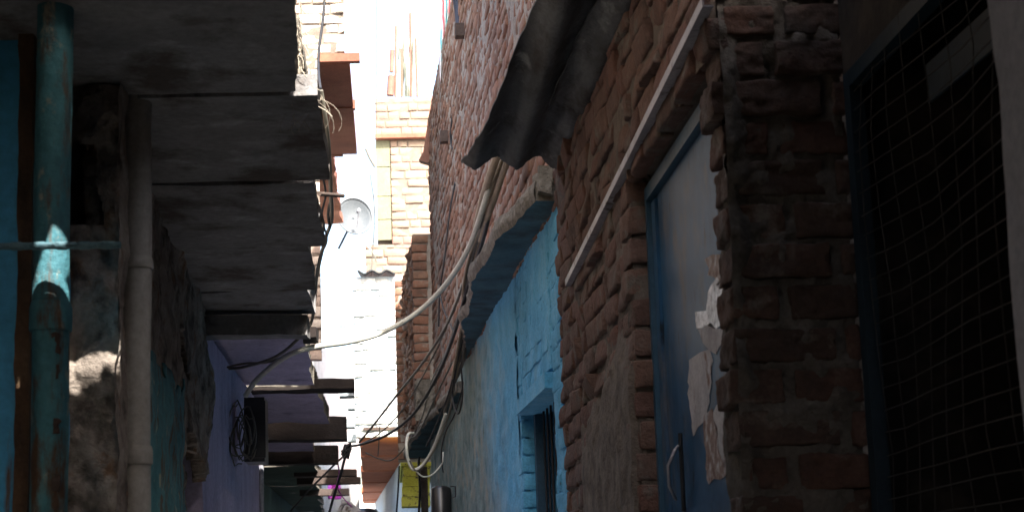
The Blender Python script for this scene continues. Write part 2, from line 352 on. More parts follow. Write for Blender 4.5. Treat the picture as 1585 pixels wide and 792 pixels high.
M_bamboo = mat('grey_green_bamboo', [(.3, (.40, .42, .33)), (.8, (.55, .55, .45))], 6, rough=.8, bump=.2, bscale=30)
M_root = mat('dry_roots', [(.3, (.28, .24, .19)), (.8, (.45, .40, .33))], 30, rough=.9, bump=.2, bscale=60)
M_wood = mat('old_dark_wood', [(.3, (.05, .035, .03)), (.8, (.11, .08, .065))], 12, rough=.9, bump=.5, bscale=40)
M_blocker = mat('dark_light_blocker', [(.3, (.04, .045, .05)), (.8, (.07, .075, .08))], 6, rough=.9, bump=.2, bscale=20)  # for the cover added to block light over the near lane

def ze(z): return z + EYE
# ------------------------------------------------------------------ ground
g = MB(); g.box(-150, 150, -60, 300, -.3, -.004)
tag(g.build('ground', M_ground), kind='structure')
a, b = np.meshgrid(np.linspace(-1.4, 1.4, 25), np.linspace(-6, 50, 280), indexing='ij')
P = np.stack([a.ravel(), b.ravel(), .002 + .0 * a.ravel()], 1); P[:, 2] += .012 * (fbm(P, 3, 3) + 1.8) * .5
g = MB(); g.grid(P, 25, 280); tag(g.build('path', M_ground), kind='structure')

# ================================================================== RIGHT: near brick house
FX = .70
house = thing('brick_house', 'rough red brick house with blue metal door, torn posters and a pale metal rail', 'house', (1.0, 4.7, 0))
def smear1(a, b):       # a = distance from the far end (y = 6.25) towards the camera, b = height
    y = 6.25 - a
    s = np.clip((2.20 - b - .10 * (y - 4.4) + .10 * fbm(np.stack([a, b, a * 0], 1), 5, 3, 77)) / .12, 0, 1) * (y > 4.3) * (y < 5.75)
    s = s * np.clip((5.75 - y) / .25, 0, 1)
    t = np.clip(fbm(np.stack([a, b, a * 0 + 4], 1), 3.5, 3, 91) - .55, 0, 1)
    e = np.clip(1 - np.abs(y - 6.15) / .1, 0, 1)
    return .032 * s + .024 * t + .010 * e * .6
mb = MB()
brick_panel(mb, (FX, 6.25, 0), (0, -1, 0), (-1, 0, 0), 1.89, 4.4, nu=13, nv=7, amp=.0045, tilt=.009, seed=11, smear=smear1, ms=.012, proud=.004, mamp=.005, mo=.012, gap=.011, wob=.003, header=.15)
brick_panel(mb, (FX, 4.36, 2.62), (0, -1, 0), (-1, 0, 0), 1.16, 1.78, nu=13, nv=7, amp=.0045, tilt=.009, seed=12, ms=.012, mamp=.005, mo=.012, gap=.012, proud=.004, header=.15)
mb.box(FX + .03, FX + .30, 4.362, 6.25, 0, 4.4, 1)
mb.box(FX + .03, FX + .30, 3.30, 4.36, 2.625, 4.4, 1)
# jamb courses at the far side of the door
rs = np.random.RandomState(5)
for r in range(30):
    z = r * .088
    if z > 2.56: break
    brick_block(mb, FX - .003 + rs.randn() * .004, FX + .11, 4.345 + rs.randn() * .004, 4.47, z + .006, z + .082, rs, 6, .007)
rough_box(mb, FX + .006, FX + .10, 4.353, 4.46, 0, 2.63, .012, .006, 30, 1, 7)
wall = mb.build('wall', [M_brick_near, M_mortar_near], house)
# pier: whole bricks, both faces
mb = MB(); rs = np.random.RandomState(21)
for r in range(52):
    z = r * .088 + rs.randn() * .002
    cuts = [(0, .11), (.122, .28)] if r % 2 else [(0, .225), (.237, .28)]
    if rs.rand() < .25: cuts = [(0, .135), (.147, .28)]
    off = rs.randn() * .010
    for i, (a, b) in enumerate(cuts):
        x0 = FX + .024 + a + (off if i == 0 else 0); x1 = FX + .012 + b
        brick_block(mb, x0, x1, 3.2 + rs.randn() * .005, 3.34, z + .004, z + .077 + rs.randn() * .003, rs, 14, .0058)
gx, gz = np.meshgrid(np.linspace(FX + .026, FX + .282, 60), np.linspace(0, 4.5, 640), indexing='ij'); gx = gx.ravel(); gz = gz.ravel()
P3 = np.stack([gx, gx * 0 + 3.2, gz], 1)
dep = .0095 - .018 * np.clip((FX + .075 - gx) / .03, 0, 1) * (.6 + .4 * fbm(P3 * np.array([.2, 1, 1]), 4, 3, 19)) - .009 * fbm(P3, 11, 5, 61) - .006 * fbm(P3, 30, 2, 67)
mb.grid(np.stack([gx, 3.2 + dep, gz], 1), 60, 640, 1)
gy, gz = np.meshgrid(np.linspace(3.2, 3.36, 14), np.linspace(0, 4.5, 320), indexing='ij'); gy = gy.ravel(); gz = gz.ravel()
P3 = np.stack([gy * 0 + FX, gy, gz], 1)
mb.grid(np.stack([FX + .034 - .014 * fbm(P3, 11, 4, 61), gy, gz], 1), 14, 320, 1)
mb.box(FX + .055, FX + .28, 3.23, 3.35, 0, 4.5, 1)
mb.build('pier', [M_brick_shade, M_mortar_shade], house)
# roof slab and hidden side walls of the near house
mb = MB(); mb.box(FX + .05, 4.0, 3.35, 6.22, 4.4, 4.55, 0)
mb.build('roof', M_slab, house)
mb = MB(); mb.box(3.8, 4.0, 3.35, 6.2, 0, 4.4); mb.box(1.02, 3.8, 6.05, 6.2, 0, 4.4); mb.box(1.02, 3.8, 3.36, 3.5, 0, 4.4)
mb.build('back_wall', M_plaster, house)
# pale metal rail
mb = MB(); p0 = hx(1087, 8, FX - .02); p1 = hx(875, 441, FX - .02)
up = Vector((0, 0, 1)); n = Vector((-1, 0, 0))
mb.prism([p0, p1, p1 + up * .021, p0 + up * .019], (.004, 0, 0)); mb.prism([p0, p1, p1 + Vector((.024, 0, 0)), p0 + Vector((.024, 0, 0))], (0, 0, -.004))
mb.build('rail', M_galv, house)
# door
DX = .752
door = MB(); door.box(DX + .012, DX + .03, 3.36, 4.315, .1, 2.555)
for z in (1.62, .9): door.box(DX + .003, DX + .0125, 3.38, 4.29, z, z + .05)
door.box(DX + .003, DX + .0125, 4.235, 4.29, .1, 2.545); 
door = door.build('door', M_steelblue, house)
mb = MB(); mb.box(DX - .006, DX + .05, 4.318, 4.345, .1, 2.60); mb.box(DX - .006, DX + .05, 3.35, 4.316, 2.56, 2.60); mb.box(DX - .006, DX + .05, 3.345, 3.357, .1, 2.559)
mb.build('door_frame', M_frameblue, house)
def patch(name, pts, m, X=DX + .0115, th=-.0012, seed=0, jag=4, parent=door):
    rr = random.Random(seed); out = []
    for i in range(len(pts)):
        a = Vector(pts[i]); b = Vector(pts[(i + 1) % len(pts)]); n = max(1, int((b - a).length / 9))
        for k in range(n):
            q = a.lerp(b, k / n); out.append((q.x + rr.uniform(-jag, jag) * .5, q.y + rr.uniform(-jag, jag)))
    mb = MB(); mb.prism([hx(x, y, X) for x, y in out], (th, 0, 0)); return mb.build(name, m, parent)
patch('poster', [(1093, 398), (1120, 392), (1124, 425), (1112, 440), (1098, 425)], M_papered, seed=1)
patch('poster', [(1098, 440), (1112, 432), (1126, 445), (1128, 500), (1108, 512), (1095, 500), (1080, 512), (1076, 485), (1092, 478)], M_foil, seed=2)
patch('poster', [(1082, 508), (1100, 502), (1122, 510), (1122, 528), (1108, 545), (1088, 534)], M_paper, seed=3)
patch('poster', [(1068, 560), (1096, 538), (1104, 560), (1098, 620), (1090, 655), (1072, 672), (1066, 610)], M_paper, seed=4)
patch('poster', [(1090, 640), (1102, 628), (1118, 705), (1128, 735), (1096, 746), (1092, 700)], M_papered, seed=5)
patch('poster', [(1104, 634), (1130, 606), (1140, 640), (1142, 700), (1124, 735), (1112, 690)], M_paper, seed=6)
mb = MB(); h = [hx(1052, 688, DX - .0), hx(1044, 697, DX - .035), hx(1034, 720, DX - .05), hx(1036, 752, DX - .045), hx(1046, 772, DX)]
mb.tube(h, .0042, 8); mb.build('handle', M_galv, door)
mb = MB(); p = hx(1058, 730, DX); mb.tube([p + Vector((-.004, 0, .10)), p + Vector((-.004, 0, -.10))], .006); mb.build('bolt', M_iron, door)
# window grille set back beyond the pier
GX = .985
gr = MB()
def bx(mb, x0, x1, y0, y1, z0, z1, m=0): return mb.box(min(x0, x1), max(x0, x1), min(y0, y1), max(y0, y1), min(z0, z1), max(z0, z1), m)
ztop = hx(1340, 78, GX).z
bx(gr, GX, GX + .03, 3.155, 3.195, .9, ztop); bx(gr, GX, GX + .03, 2.0, 3.154, ztop - .035, ztop); bx(gr, GX, GX + .03, 2.0, 3.154, .9, .94)
grille = gr.build('window_frame', M_gframe, house)
mb = MB()
for k in range(12): y = 3.12 - k * .095; mb.tube([(GX + .012 + .012 * math.sin(y * 7 + q_), y + .010 * math.sin(q_ * 2.3 + k * .4) + random.uniform(-.003, .003), .9 + q_ * .165) for q_ in range(11)], .0012, 5)
for k in range(40):
    z = .94 + k * .0445
    if z < ztop - .04: mb.tube([(GX + .016 + .012 * math.sin(y_ * 7 + z * 6), y_, z + .007 * math.sin(y_ * 4 + z * 3) + random.uniform(-.003, .003)) for y_ in (3.16, 3.0, 2.8, 2.6, 2.4, 2.2, 2.0)], .0012, 5)
mb.build('wire_mesh', M_mesh, grille)
mb = MB(); p0 = hx(1437, 160, GX + .05); p1 = hx(1553, 62, GX + .05)
mb.prism([p0, p1, p1 + up * .075, p0 + up * .075], (.006, 0, 0)); mb.build('bar', M_gframe, grille)
mb = MB(); bx(mb, GX + .5, GX + .6, 1.9, 3.2, 0, 3.0); bx(mb, GX + .03, GX + .5, 1.85, 1.9, 0, 3.0); bx(mb, GX + .03, GX + .5, 3.196, 3.22, 0, 3.0); bx(mb, GX, GX + .03, 1.9, 3.195, 0, .9)
bx(mb, GX, GX + .03, 1.9, 3.195, ztop, 3.0); bx(mb, GX, GX + .6, 1.85, 3.22, 3.0, 3.1)
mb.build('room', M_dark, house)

# near whitewashed wall end
mb = MB(); xw = W(1556, 300, 2.2).x
rough_box(mb, xw, 2.4, 1.9, 2.2, 0, 3.2, .05, .006, 6, 0, 3)
tag(mb.build('whitewashed_wall', M_grayplaster, base=(1.2, 2.1, 0)), 'pale grey whitewashed wall end at the dark right edge beside the mesh window', 'wall')

# ================================================================== corrugated sheet
def sheet(mb, y0, y1, xo0, xo1, xi, z, T=.007, lam=.166, amp=.026, ph=0, rag=.02, seed=0, droop=0, n=90, ny=40):
    V = []; rr = random.Random(seed)
    for side in (0, 1):
        for i in range(ny):
            y = y0 + (y1 - y0) * i / (ny - 1); xo = xo0 + (xo1 - xo0) * i / (ny - 1) + .25 * rag * math.sin(y * 9 + seed) * math.sin(y * 23)
            for j in range(n):
                x = xo + (xi - xo) * j / (n - 1)
                yy = y
                if i == ny - 1: yy += rag * math.sin(x * 31 + seed) * math.sin(x * 77) + .012 * math.sin(x * 190) * math.sin(x * 411 + 1)
                zz = z + amp * math.cos(2 * math.pi * (x - .31) / lam + ph) + (T if side else 0) + droop * (1 - j / (n - 1)) + .006 * math.sin(y * 3 + x * 5)
                V.append((x, yy, zz))
    F = []; m = n * ny
    for i in range(ny - 1):
        for j in range(n - 1):
            a = i * n + j; F.append((a, a + n, a + n + 1, a + 1)); F.append((m + a, m + a + 1, m + a + n + 1, m + a + n))
    E = []
    for j in range(n - 1):
        E.append((j, j + 1, m + j + 1, m + j)); k = (ny - 1) * n + j; E.append((k + 1, k, m + k, m + k + 1))
    for i in range(ny - 1):
        a = i * n; E.append((a + n, a, m + a, m + a + n)); a = i * n + n - 1; E.append((a, a + n, m + a + n, m + a))
    mb.add(V, F, 0, .5, True); mb.add(V, E, 0, .5, False)
sh = thing('corrugated_sheet', 'dark corrugated cement sheet jutting over the alley from the red brick house', 'roof sheet', (.5, 5, 3.1))
mb = MB(); sheet(mb, 3.3, 6.1, .55, .315, .72, ze(1.66), ph=1.0, seed=1); mb.build('upper_sheet', M_cement, sh)
mb = MB(); sheet(mb, 3.3, 5.25, .67, .575, .72, ze(1.625), ph=1.0, seed=4, rag=.03); mb.build('lower_sheet', M_cement, sh)
mb = MB(); mb.box(.5, .72, 3.9, 3.95, ze(1.57), ze(1.60)); mb.build('support_bracket', M_wood, sh)

# ================================================================== blue house
def bw(y, off=0): return .72 - .0345 * (y - 6.25) - off      # x of the blue wall
Ud = np.array([-.0345, 1, 0]); Ud /= np.linalg.norm(Ud); Nn = np.array([-1, -.0345, 0]); Nn /= np.linalg.norm(Nn)
blue = thing('blue_house', 'brick house with bright blue limewashed ground floor, ragged canopy and bare brick upper floor', 'house', (1.2, 9, 0))
# window: y 6.6..7.8
wy0, wy1, wzt = 6.62, 7.75, ze(1.30)
def bseg(mb, y0, y1, z0, z1, mats=(0, 1), seed=0, fine=True):
    brick_panel(mb, (bw(y0), y0, z0), Ud, Nn, (y1 - y0) * 1.0006, z1 - z0, nu=9, nv=6, seed=seed, mo=.0015, mamp=.005, ms=.018,
                proud=.0025, amp=.0045, tilt=.004, mbrick=mats[0], mmort=mats[1], gap=.004, edge=.3)
CZ = ze(1.55)
wtop = W(852, 575, 6.62).z
mb = MB()
bseg(mb, 6.25, wy0, 0, CZ, seed=31); bseg(mb, wy0, wy1, wtop + .02, CZ, seed=32); bseg(mb, wy0, wy1, 0, .6, seed=34)
bseg(mb, wy1, 7.95, 0, CZ, seed=33)
for (y0, y1, z0, z1) in ((6.25, wy0, 0, CZ), (wy0, wy1, wtop + .02, CZ), (wy0, wy1, 0, .6), (wy1, 15.4, 0, CZ)):
    mb.prism([(bw(y0) + .03, y0, z0), (bw(y1) + .03, y1, z0), (bw(y1) + .28, y1, z0), (bw(y0) + .28, y0, z0)], (0, 0, z1 - z0), 0)
rs = np.random.RandomState(8)
for r in range(40):
    z = r * .088
    if .6 < z < wtop - .08:
        brick_block(mb, bw(wy1) - .004 + rs.randn() * .004, bw(wy1) + .14, wy1 - .01 + rs.randn() * .004, wy1 + .1, z + .004, z + .082, rs, 6, .006)
    if z < CZ - .1: brick_block(mb, bw(6.25) - .012 + rs.randn() * .005, bw(6.25) + .1, 6.252, 6.42, z + .004, z + .082, rs, 6, .007)
gu_, gv_ = 330, 150
yy_, zz_ = np.meshgrid(np.linspace(7.86, 15.4, gu_), np.linspace(0, CZ, gv_), indexing='ij'); yy_ = yy_.ravel(); zz_ = zz_.ravel()
P3 = np.stack([yy_ * 0, yy_, zz_], 1)
rel = .010 * fbm(P3, 3, 4, 401) + .006 * fbm(P3, 14, 3, 402) + .004 * np.abs(fbm(P3 * np.array([1, 1, 3]), 5, 2, 403)) + .004
P = np.stack([bw(yy_), yy_, zz_], 1) + rel[:, None] * Nn; mb.grid(P, gu_, gv_, 0, .5)
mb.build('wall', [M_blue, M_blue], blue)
win = MB()
X0, X1 = bw(wy0), bw(wy1)
def wbar(mb, ya, yb, za, zb, o=.02, t=.05):
    mb.prism([(bw(ya) + o, ya, za), (bw(yb) + o, yb, za), (bw(yb) + o + t, yb, za), (bw(ya) + o + t, ya, za)], (0, 0, zb - za))
wbar(win, wy0 + .001, wy1 - .02, wtop - .07, wtop + .0, -.035, .16)
wo = win.build('window', M_blue, blue)
mb = MB(); wbar(mb, wy1 - .10, wy1 - .045, .62, wtop - .075, .05, .05); wbar(mb, wy0 + .02, wy0 + .07, .62, wtop - .075, .05, .05); wbar(mb, wy0 + .071, wy1 - .101, .62, .67, .05, .05)
mb.build('window_frame', M_frameblue, wo)
mb = MB()
for k in range(7): y = wy0 + .15 + k * .13; mb.tube([(bw(y) + .08, y, .64), (bw(y) + .08, y, wtop - .07)], .006, 6)
mb.build('bars', M_iron, wo)
mb = MB(); wbar(mb, wy0 - .1, wy1 + .1, .4, wtop + .2, .30, .02); mb.build('dark_backing', M_dark, wo)  # near-black sheet behind the opening stands in for the dark interior
# canopy: ragged slab
def ragged_slab(mb, inner, outer, z0, z1, step=.03, amp=.02, seed=0, mtop=0, medge=1, mund=0, dz=.012):
    """inner/outer: lists of (y,x), interpolated; slab between them"""
    ys = np.arange(outer[0][0], outer[-1][0], step)
    oi = np.interp(ys, [p[0] for p in outer], [p[1] for p in outer]); ii = np.interp(ys, [p[0] for p in inner], [p[1] for p in inner])
    Pn = np.stack([ys, ys * 0, ys * 0 + seed], 1); oi = oi + amp * fbm(Pn, 3, 3, seed) + amp * .25 * fbm(Pn, 19, 2, seed + 3)
    n = len(ys); k = 9; V = []
    for i in range(n):
        for j in range(k):
            t = j / (k - 1); V.append((oi[i] + (ii[i] - oi[i]) * t, ys[i], z0))
    V = np.array(V); V[:, 2] += dz * fbm(V, 4, 3, seed + 5)
    T = V.copy(); T[:, 2] = z1 + dz * fbm(V, 6, 3, seed + 8)
    F = [(i * k + j, i * k + j + 1, (i + 1) * k + j + 1, (i + 1) * k + j) for i in range(n - 1) for j in range(k - 1)]
    mb.add(V, F, mund, .5, True); mb.add(T, [f[::-1] for f in F], mtop, .5, True)
    # crumbly front edge
    q = 5; E = []
    for i in range(n):
        for j in range(q):
            t = j / (q - 1); a = V[i * k]; b = T[i * k]; p = a + (b - a) * t; bul = .012 * math.sin(math.pi * t)
            E.append((p[0] - bul, p[1], p[2]))
    E = np.array(E); inn = np.array([(j % q) not in (0, q - 1) for j in range(len(E))])
    E[inn, 0] += .010 * fbm(E[inn], 45, 4, seed + 9); E[inn, 2] += .009 * fbm(E[inn], 45, 4, seed + 19)
    mb.grid(E, n, q, medge, .5)
    for i in (0, n - 1):
        mb.add(np.concatenate([V[i * k:i * k + k], T[i * k:i * k + k]]), [(j, j + 1, k + j + 1, k + j) if i == 0 else (j + 1, j, k + j, k + j + 1) for j in range(k - 1)], medge, .5, False)
cy = [(6.3, W(832, 292, 6.3).x), (6.6, .575), (7.2, .51), (8.2, .46), (9.4, .475), (10.2, .50), (11.1, .50)]
mb = MB(); ragged_slab(mb, [(6.2, bw(6.2) + .02), (12, bw(12) + .02)], cy, CZ + .0, CZ + .09, seed=3, amp=.018)
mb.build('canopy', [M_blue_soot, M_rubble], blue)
cy2 = [(11.15, .50), (12.5, .40), (14, .29), (15.0, .23), (17.3, .17)]
mb = MB(); ragged_slab(mb, [(11, bw(11) + .02), (18, .50)], cy2, ze(1.35), ze(1.42), seed=6, amp=.02)
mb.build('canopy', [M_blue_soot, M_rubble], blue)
# upper brick wall
mb = MB(); UZ0, UZ1 = CZ + .09, ze(4.4); YW = 14.5
brick_panel(mb, (bw(6.25, .01), 6.25, UZ0 - .1), Ud, Nn, YW - 6.25, UZ1 - UZ0 + .1, nu=7, nv=5, seed=51, ug=.3, header=.1, proud=.0025, tilt=.004, amp=.0045, ms=.022, mamp=.008, mo=.007, gap=.017)
y0, y1 = 6.25, YW
mb.prism([(bw(y0) + .03, y0, CZ), (bw(y1) + .03, y1, CZ), (bw(y1) + .28, y1, CZ), (bw(y0) + .28, y0, CZ)], (0, 0, UZ1 - CZ), 1)
mb.build('upper_wall', [M_brick, M_mortar], blue)
mb = MB(); mb.box(.75, 4, 6.25, 6.45, 0, ze(4.4)); mb.box(.75, 4, 6.3, 11.0, ze(4.5), ze(6.6)); mb.box(.68, 4, YW - .2, YW - .01, 0, ze(4.4)); mb.box(3.8, 4, 6.45, YW - .2, 0, ze(4.4)); mb.box(.75, 4, 6.3, YW - .05, ze(4.4), ze(4.5)); mb.build('back_wall', M_plaster, blue)  # block over the roof is unseen, added to shade the beams opposite
mb = MB()
for (px, py, yy) in ((731, 48, 10.3), (705, 212, 12.0)):
    p = W(px, py, yy); x = bw(yy); mb = MB(); mb.box(x - .07, x + .02, yy - .04, yy + .04, p.z - .045, p.z + .045); mb.build('wall_peg', M_wood, blue)

# stack of crumbly grass and rubble at the near end of the canopy
mb = MB(); p = W(845, 270, 6.4); rough_box(mb, p.x - .045, .70, 6.27, 6.62, CZ + .03, CZ + .15, .02, .014, 14, 0, 2)
tag(mb.build('rubble_heap', M_rubble, base=(p.x, 6.45, CZ + .1)), 'small heap of mossy rubble lying on the near end of the blue canopy', 'rubble')

# things on the roof edge: rusty tin flap, striped cloth, slate cloth
mb = MB(); pts = [W(x, y, 14.3) for x, y in ((648, 248), (655, 235), (668, 150), (679, 128), (683, 150), (680, 190), (672, 245), (662, 252))]
mb.prism(pts, (.02, .12, 0)); tag(mb.build('tin_flap', M_rustsheet, base=pts[0]), 'rusty brown tin flap hanging past the far top corner of the tall brick wall', 'tin sheet')
def cloth(name, px, m, label, cat, rows=24, cols=10, wav=.03):
    """px: [(left_x,right_x,y)...] with depth"""
    (tl, tr, ty, bl_, br_, by, Y) = px; V = []
    for i in range(rows):
        t = i / (rows - 1)
        for j in range(cols):
            s = j / (cols - 1); x = (tl + (bl_ - tl) * t) * (1 - s) + (tr + (br_ - tr) * t) * s; y = ty + (by - ty) * t
            p = W(x, y, Y); p.y += wav * math.sin(s * 9 + t * 3); p.x += .2 * wav * math.sin(t * 7 + s * 2); V.append(tuple(p))
    mb = MB(); mb.grid(np.array(V), rows, cols); o = mb.build(name, m, base=V[-1])
    md = o.modifiers.new('thick', 'SOLIDIFY'); md.thickness = .004
    return tag(o, label, cat)
def striped(name):
    m = mat(name, [(.3, (.7, .72, .72)), (.7, (.78, .8, .8))], 5)
    t = m.node_tree; N = t.nodes; L = t.links
    tc = N.new('ShaderNodeTexCoord'); wv = N.new('ShaderNodeTexWave'); wv.inputs['Scale'].default_value = 6; wv.inputs['Distortion'].default_value = 1.5
    L.new(tc.outputs['Object'], wv.inputs[0]); r = N.new('ShaderNodeValToRGB'); e = r.color_ramp.elements
    e[0].position = .0; e[0].color = (.10, .5, .52, 1); e[1].position = .3; e[1].color = (.8, .8, .8, 1); x = e.new(.75); x.color = (.8, .75, .75, 1); x = e.new(.92); x.color = (.7, .15, .18, 1)
    L.new(wv.outputs[0], r.inputs[0]); L.new(r.outputs[0], N['Principled BSDF'].inputs['Base Color']); return m
cloth('striped_cloth', (684, 702, -20, 680, 684, 128, 12.5), striped('striped_cotton'), 'white cloth with red and teal stripes hanging over the brick wall top', 'cloth')
cloth('slate_cloth', (697, 727, -20, 713, 717, 75, 10.7), M_slate, 'dark slate rag hanging down the tall brick wall near its top', 'cloth')

# ================================================================== brick pillar building beyond
pil = thing('brick_pillar', 'square brick pillar standing at the far corner of the blue house', 'pillar', (.32, 15.9, 0))
mb = MB()
px0, px1 = W(640, 500, 14.6).x, W(668, 500, 14.6).x
zt = W(650, 355, 14.6).z
rs = np.random.RandomState(77)
nz = int((zt - 2.95) / .088)
for r in range(nz):
    z = 2.95 + r * .088
    a = px0 + rs.randn() * .006; 
    brick_block(mb, a, px0 + .15 + rs.randn() * .008, 14.6, 14.85, z + .006, z + .080, rs, 5, .007)
rough_box(mb, px0 + .012, px1 + .1, 14.62, 14.9, 2.90, zt - .04, .03, .008, 14, 1, 9)
mb.build('front', [M_brick, M_mortar], pil)
mb = MB()
# receding side of the pillar and its neighbour step
xs0, ys0, xs1, ys1 = px0, 14.85, W(623, 500, 17.0).x, 17.0
U2 = np.array([xs0 - xs1, ys0 - ys1, 0]); L2 = np.linalg.norm(U2); U2 = U2 / L2; N2 = np.array([-abs(U2[1]), U2[0] * -1 * -1, 0]); N2 = np.array([U2[1], -U2[0], 0]); N2 = N2 if N2[0] < 0 else -N2
brick_panel(mb, (xs1, ys1, 2.9), U2, N2, L2, zt - 2.95, nu=5, nv=4, seed=61, proud=.012, tilt=.02, amp=.008, ms=.03, mamp=.008)
mb.prism([(xs0 + .03, ys0, 2.9), (xs1 + .03, ys1, 2.9), (xs1 + .6, ys1, 2.9), (xs0 + .5, ys0, 2.9)], (0, 0, zt - 3.0), 1)
mb.build('side', [M_brick, M_mortar], pil)
mb = MB(); xl, xr = W(612, 500, 17.2).x, W(640, 500, 17.2).x; zt2 = W(618, 432, 17.2).z
brick_panel(mb, (xl, 17.2, 2.85), (1, 0, 0), (0, -1, 0), xr - xl + .3, zt2 - 2.85, nu=4, nv=4, seed=63, ms=.04, bl=.2)
mb.box(xl + .005, xr + .8, 17.23, 17.9, 2.86, zt2 - .01, 1)
mb.build('back_step', [M_brick, M_mortar], pil)
mb = MB(); rough_box(mb, .47, .75, 14.7, 17.4, 0, 2.88, .08, .01, 6, 0, 4); mb.build('base', M_blue_old, pil)
# crumbling plaster at the pillar foot
mb = MB(); p = W(650, 640, 14.4); rough_box(mb, px0 - .0, px0 + .16, 14.42, 14.60, p.z - .05, p.z + .30, .015, .035, 9, 0, 12, oc=4)
mb.build('broken_plaster', M_rubble, pil)

# ================================================================== yellow canopy
yel = thing('yellow_canopy', 'peeling yellow painted canopy front with a brown post beyond the blue house', 'canopy', (.3, 18.5, 0))
mb = MB()
za_, zb_ = W(640, 722, 18).z, W(640, 783, 18).z; hh_ = (za_ - zb_) / 4
for k in range(4):
    mb.box(W(621 + k, 740, 18).x, W(665, 740, 18).x, 18 - .01 * k, 18.5, zb_ + k * hh_ + .004, zb_ + (k + 1) * hh_)
mb.build('front_board', M_yellow, yel)
mb = MB(); mb.box(W(621, 740, 18).x, 1.0, 18.0, 21, za_ + .01, za_ + .12)
mb.build('slab', M_yellow, yel)
mb = MB(); mb.box(W(651, 750, 17.6).x, W(662, 750, 17.6).x, 17.55, 17.7, 0, ze(1.28)); mb.build('post', M_wood, yel)
mb = MB(); mb.box(.55, .95, 18, 26, 0, ze(1.28)); mb.build('wall', M_palewall, yel)

# ================================================================== white house over the lane
wh = thing('white_house', 'sunlit whitewashed upper storey bridging the lane with orange soffit and corrugated roof', 'house', (0, 24, 0))
mb = MB(); xl = W(548, 550, 20).x
zb, zt3 = W(590, 676, 20).z, W(580, 428, 20).z
brick_panel(mb, (xl, 20, zb), (1, 0, 0), (0, -1, 0), 1.1, zt3 - zb, nu=5, nv=4, seed=71, proud=.010, mo=.012, mamp=.006, ms=.05, amp=.004, gap=.014, mmort=1)
mb.box(xl, xl + 1.1, 20.03, 20.25, zb + .01, zt3)
mb.box(xl, xl + .2, 20.25, 23, zb + .17, zt3)
mb.build('wall', [M_white, M_palewall], wh)
mb = MB()
k = 0; y = 20.0; zs = zb
while y < 37:
    xa = np.interp(y, [20, 37], [W(557, 676, 20).x, W(559, 778, 36).x]); w_ = 1.55 
    mb.box(xa + random.uniform(-.02, .02), 1.2, y + .03, y + w_ - .03, zs + .012 * (k % 2), zs + .1 + .001 * k); mb.box(xa + .05, 1.2, y - .028, y + .028, zs + .09, zs + .13 + .001 * k, 1); y += w_; k += 1
mb.build('soffit', [M_orange, M_wood], wh)
mb = MB(); zs2 = zs
pa = W(620, 712, 24.2); pb = W(580, 780, 37.0)
mb.prism([(.70, 20.4, 0), (pa.x, 24.2, 0), (pb.x, 37.0, 0), (pb.x + 2.5, 37.0, 0), (2.6, 20.4, 0)], (0, 0, zs2 - .005))
mb.build('lower_wall', M_palewall, wh)
mb = MB(); V = []
for i in range(8):
    for j in range(60):
        px = 553 + (612 - 553) * j / 59; p = W(px, 427, 19.9); yy = 19.9 + i * .6
        V.append((p.x, yy, zt3 + .035 + .022 * math.cos(j / 59 * 2 * math.pi * 2.6) + i * .10))
mb.grid(np.array(V), 8, 60); o = mb.build('roof', M_cement, wh); o.modifiers.new('t', 'SOLIDIFY').thickness = .02

# ================================================================== far brick house with roof clutter
fb = thing('pale_brick_house', 'tall pale sunlit brick house with yellow block strip behind the corrugated roof', 'house', (.3, 24, 0))
mb = MB(); Y = 23.5
xl = W(583, 300, Y).x; xr = .85; ztop2 = W(620, 152, Y).z; zl = W(600, 216, Y).z; zlow = W(600, 378, Y).z
xs = W(606, 300, Y).x
brick_panel(mb, (xl, Y, zl + .07), (1, 0, 0), (0, -1, 0), xr - xl, ztop2 - zl - .07, ch=.13, bl=.34, nu=5, nv=4, seed=81, ms=.05, gap=.02)
brick_panel(mb, (xs, Y, zlow), (1, 0, 0), (0, -1, 0), xr - xs, zl - zlow - .01, ch=.13, bl=.34, nu=5, nv=4, seed=82, ms=.05, gap=.02)
xe = W(566, 400, Y).x
brick_panel(mb, (xe, Y, 4.0), (1, 0, 0), (0, -1, 0), xr - xe, zlow - 4.0, ch=.13, bl=.34, nu=5, nv=4, seed=83, ms=.05, gap=.02)
mb.box(xl, xr, Y + .12, Y + 3, 4, ztop2 - .02, 1); mb.box(xs + .01, xr, Y + .03, Y + .12, 4, ztop2 - .02, 1); mb.box(xe, xl, Y + .04, Y + 3, 3.7, zlow, 1)
mb.build('wall', [M_brick_pale, M_mortar_pale], fb)
mb = MB(); mb.box(xl - .01, xr, Y - .10, Y + .02, zl, zl + .06); mb.build('lintel', M_rust, fb)
mb = MB(); zz = zl - .01
for h_ in (.43, .47, .37, .33): mb.box(xl, xs - .012, Y + .02, Y + .11, zz - h_ + .012, zz); zz -= h_
mb.build('block_strip', M_yellowgreen, fb)
mb = MB()
for (px, py0, py1, dy) in ((612, 150, 40, 0), (622, 150, 76, .1), (636, 150, 20, .2), (646, 150, 60, .05)):
    a = W(px, py0, Y + .4 + dy); b = W(px + random.uniform(-3, 3), py1, Y + .4 + dy); mb.tube([a, b], .022, 6)
mb.tube([W(604, 148, Y + .3), W(606, 118, Y + .3)], .06, 8); mb.tube([W(606, 112, Y + .3), W(607, 78, Y + .3)], .035, 8)
tag(mb.build('roof_poles', M_rustsheet, base=tuple(W(620, 150, Y + .5))), 'cluster of rusty poles standing on top of the pale brick house', 'poles')
mb = MB(); rr = random.Random(3)
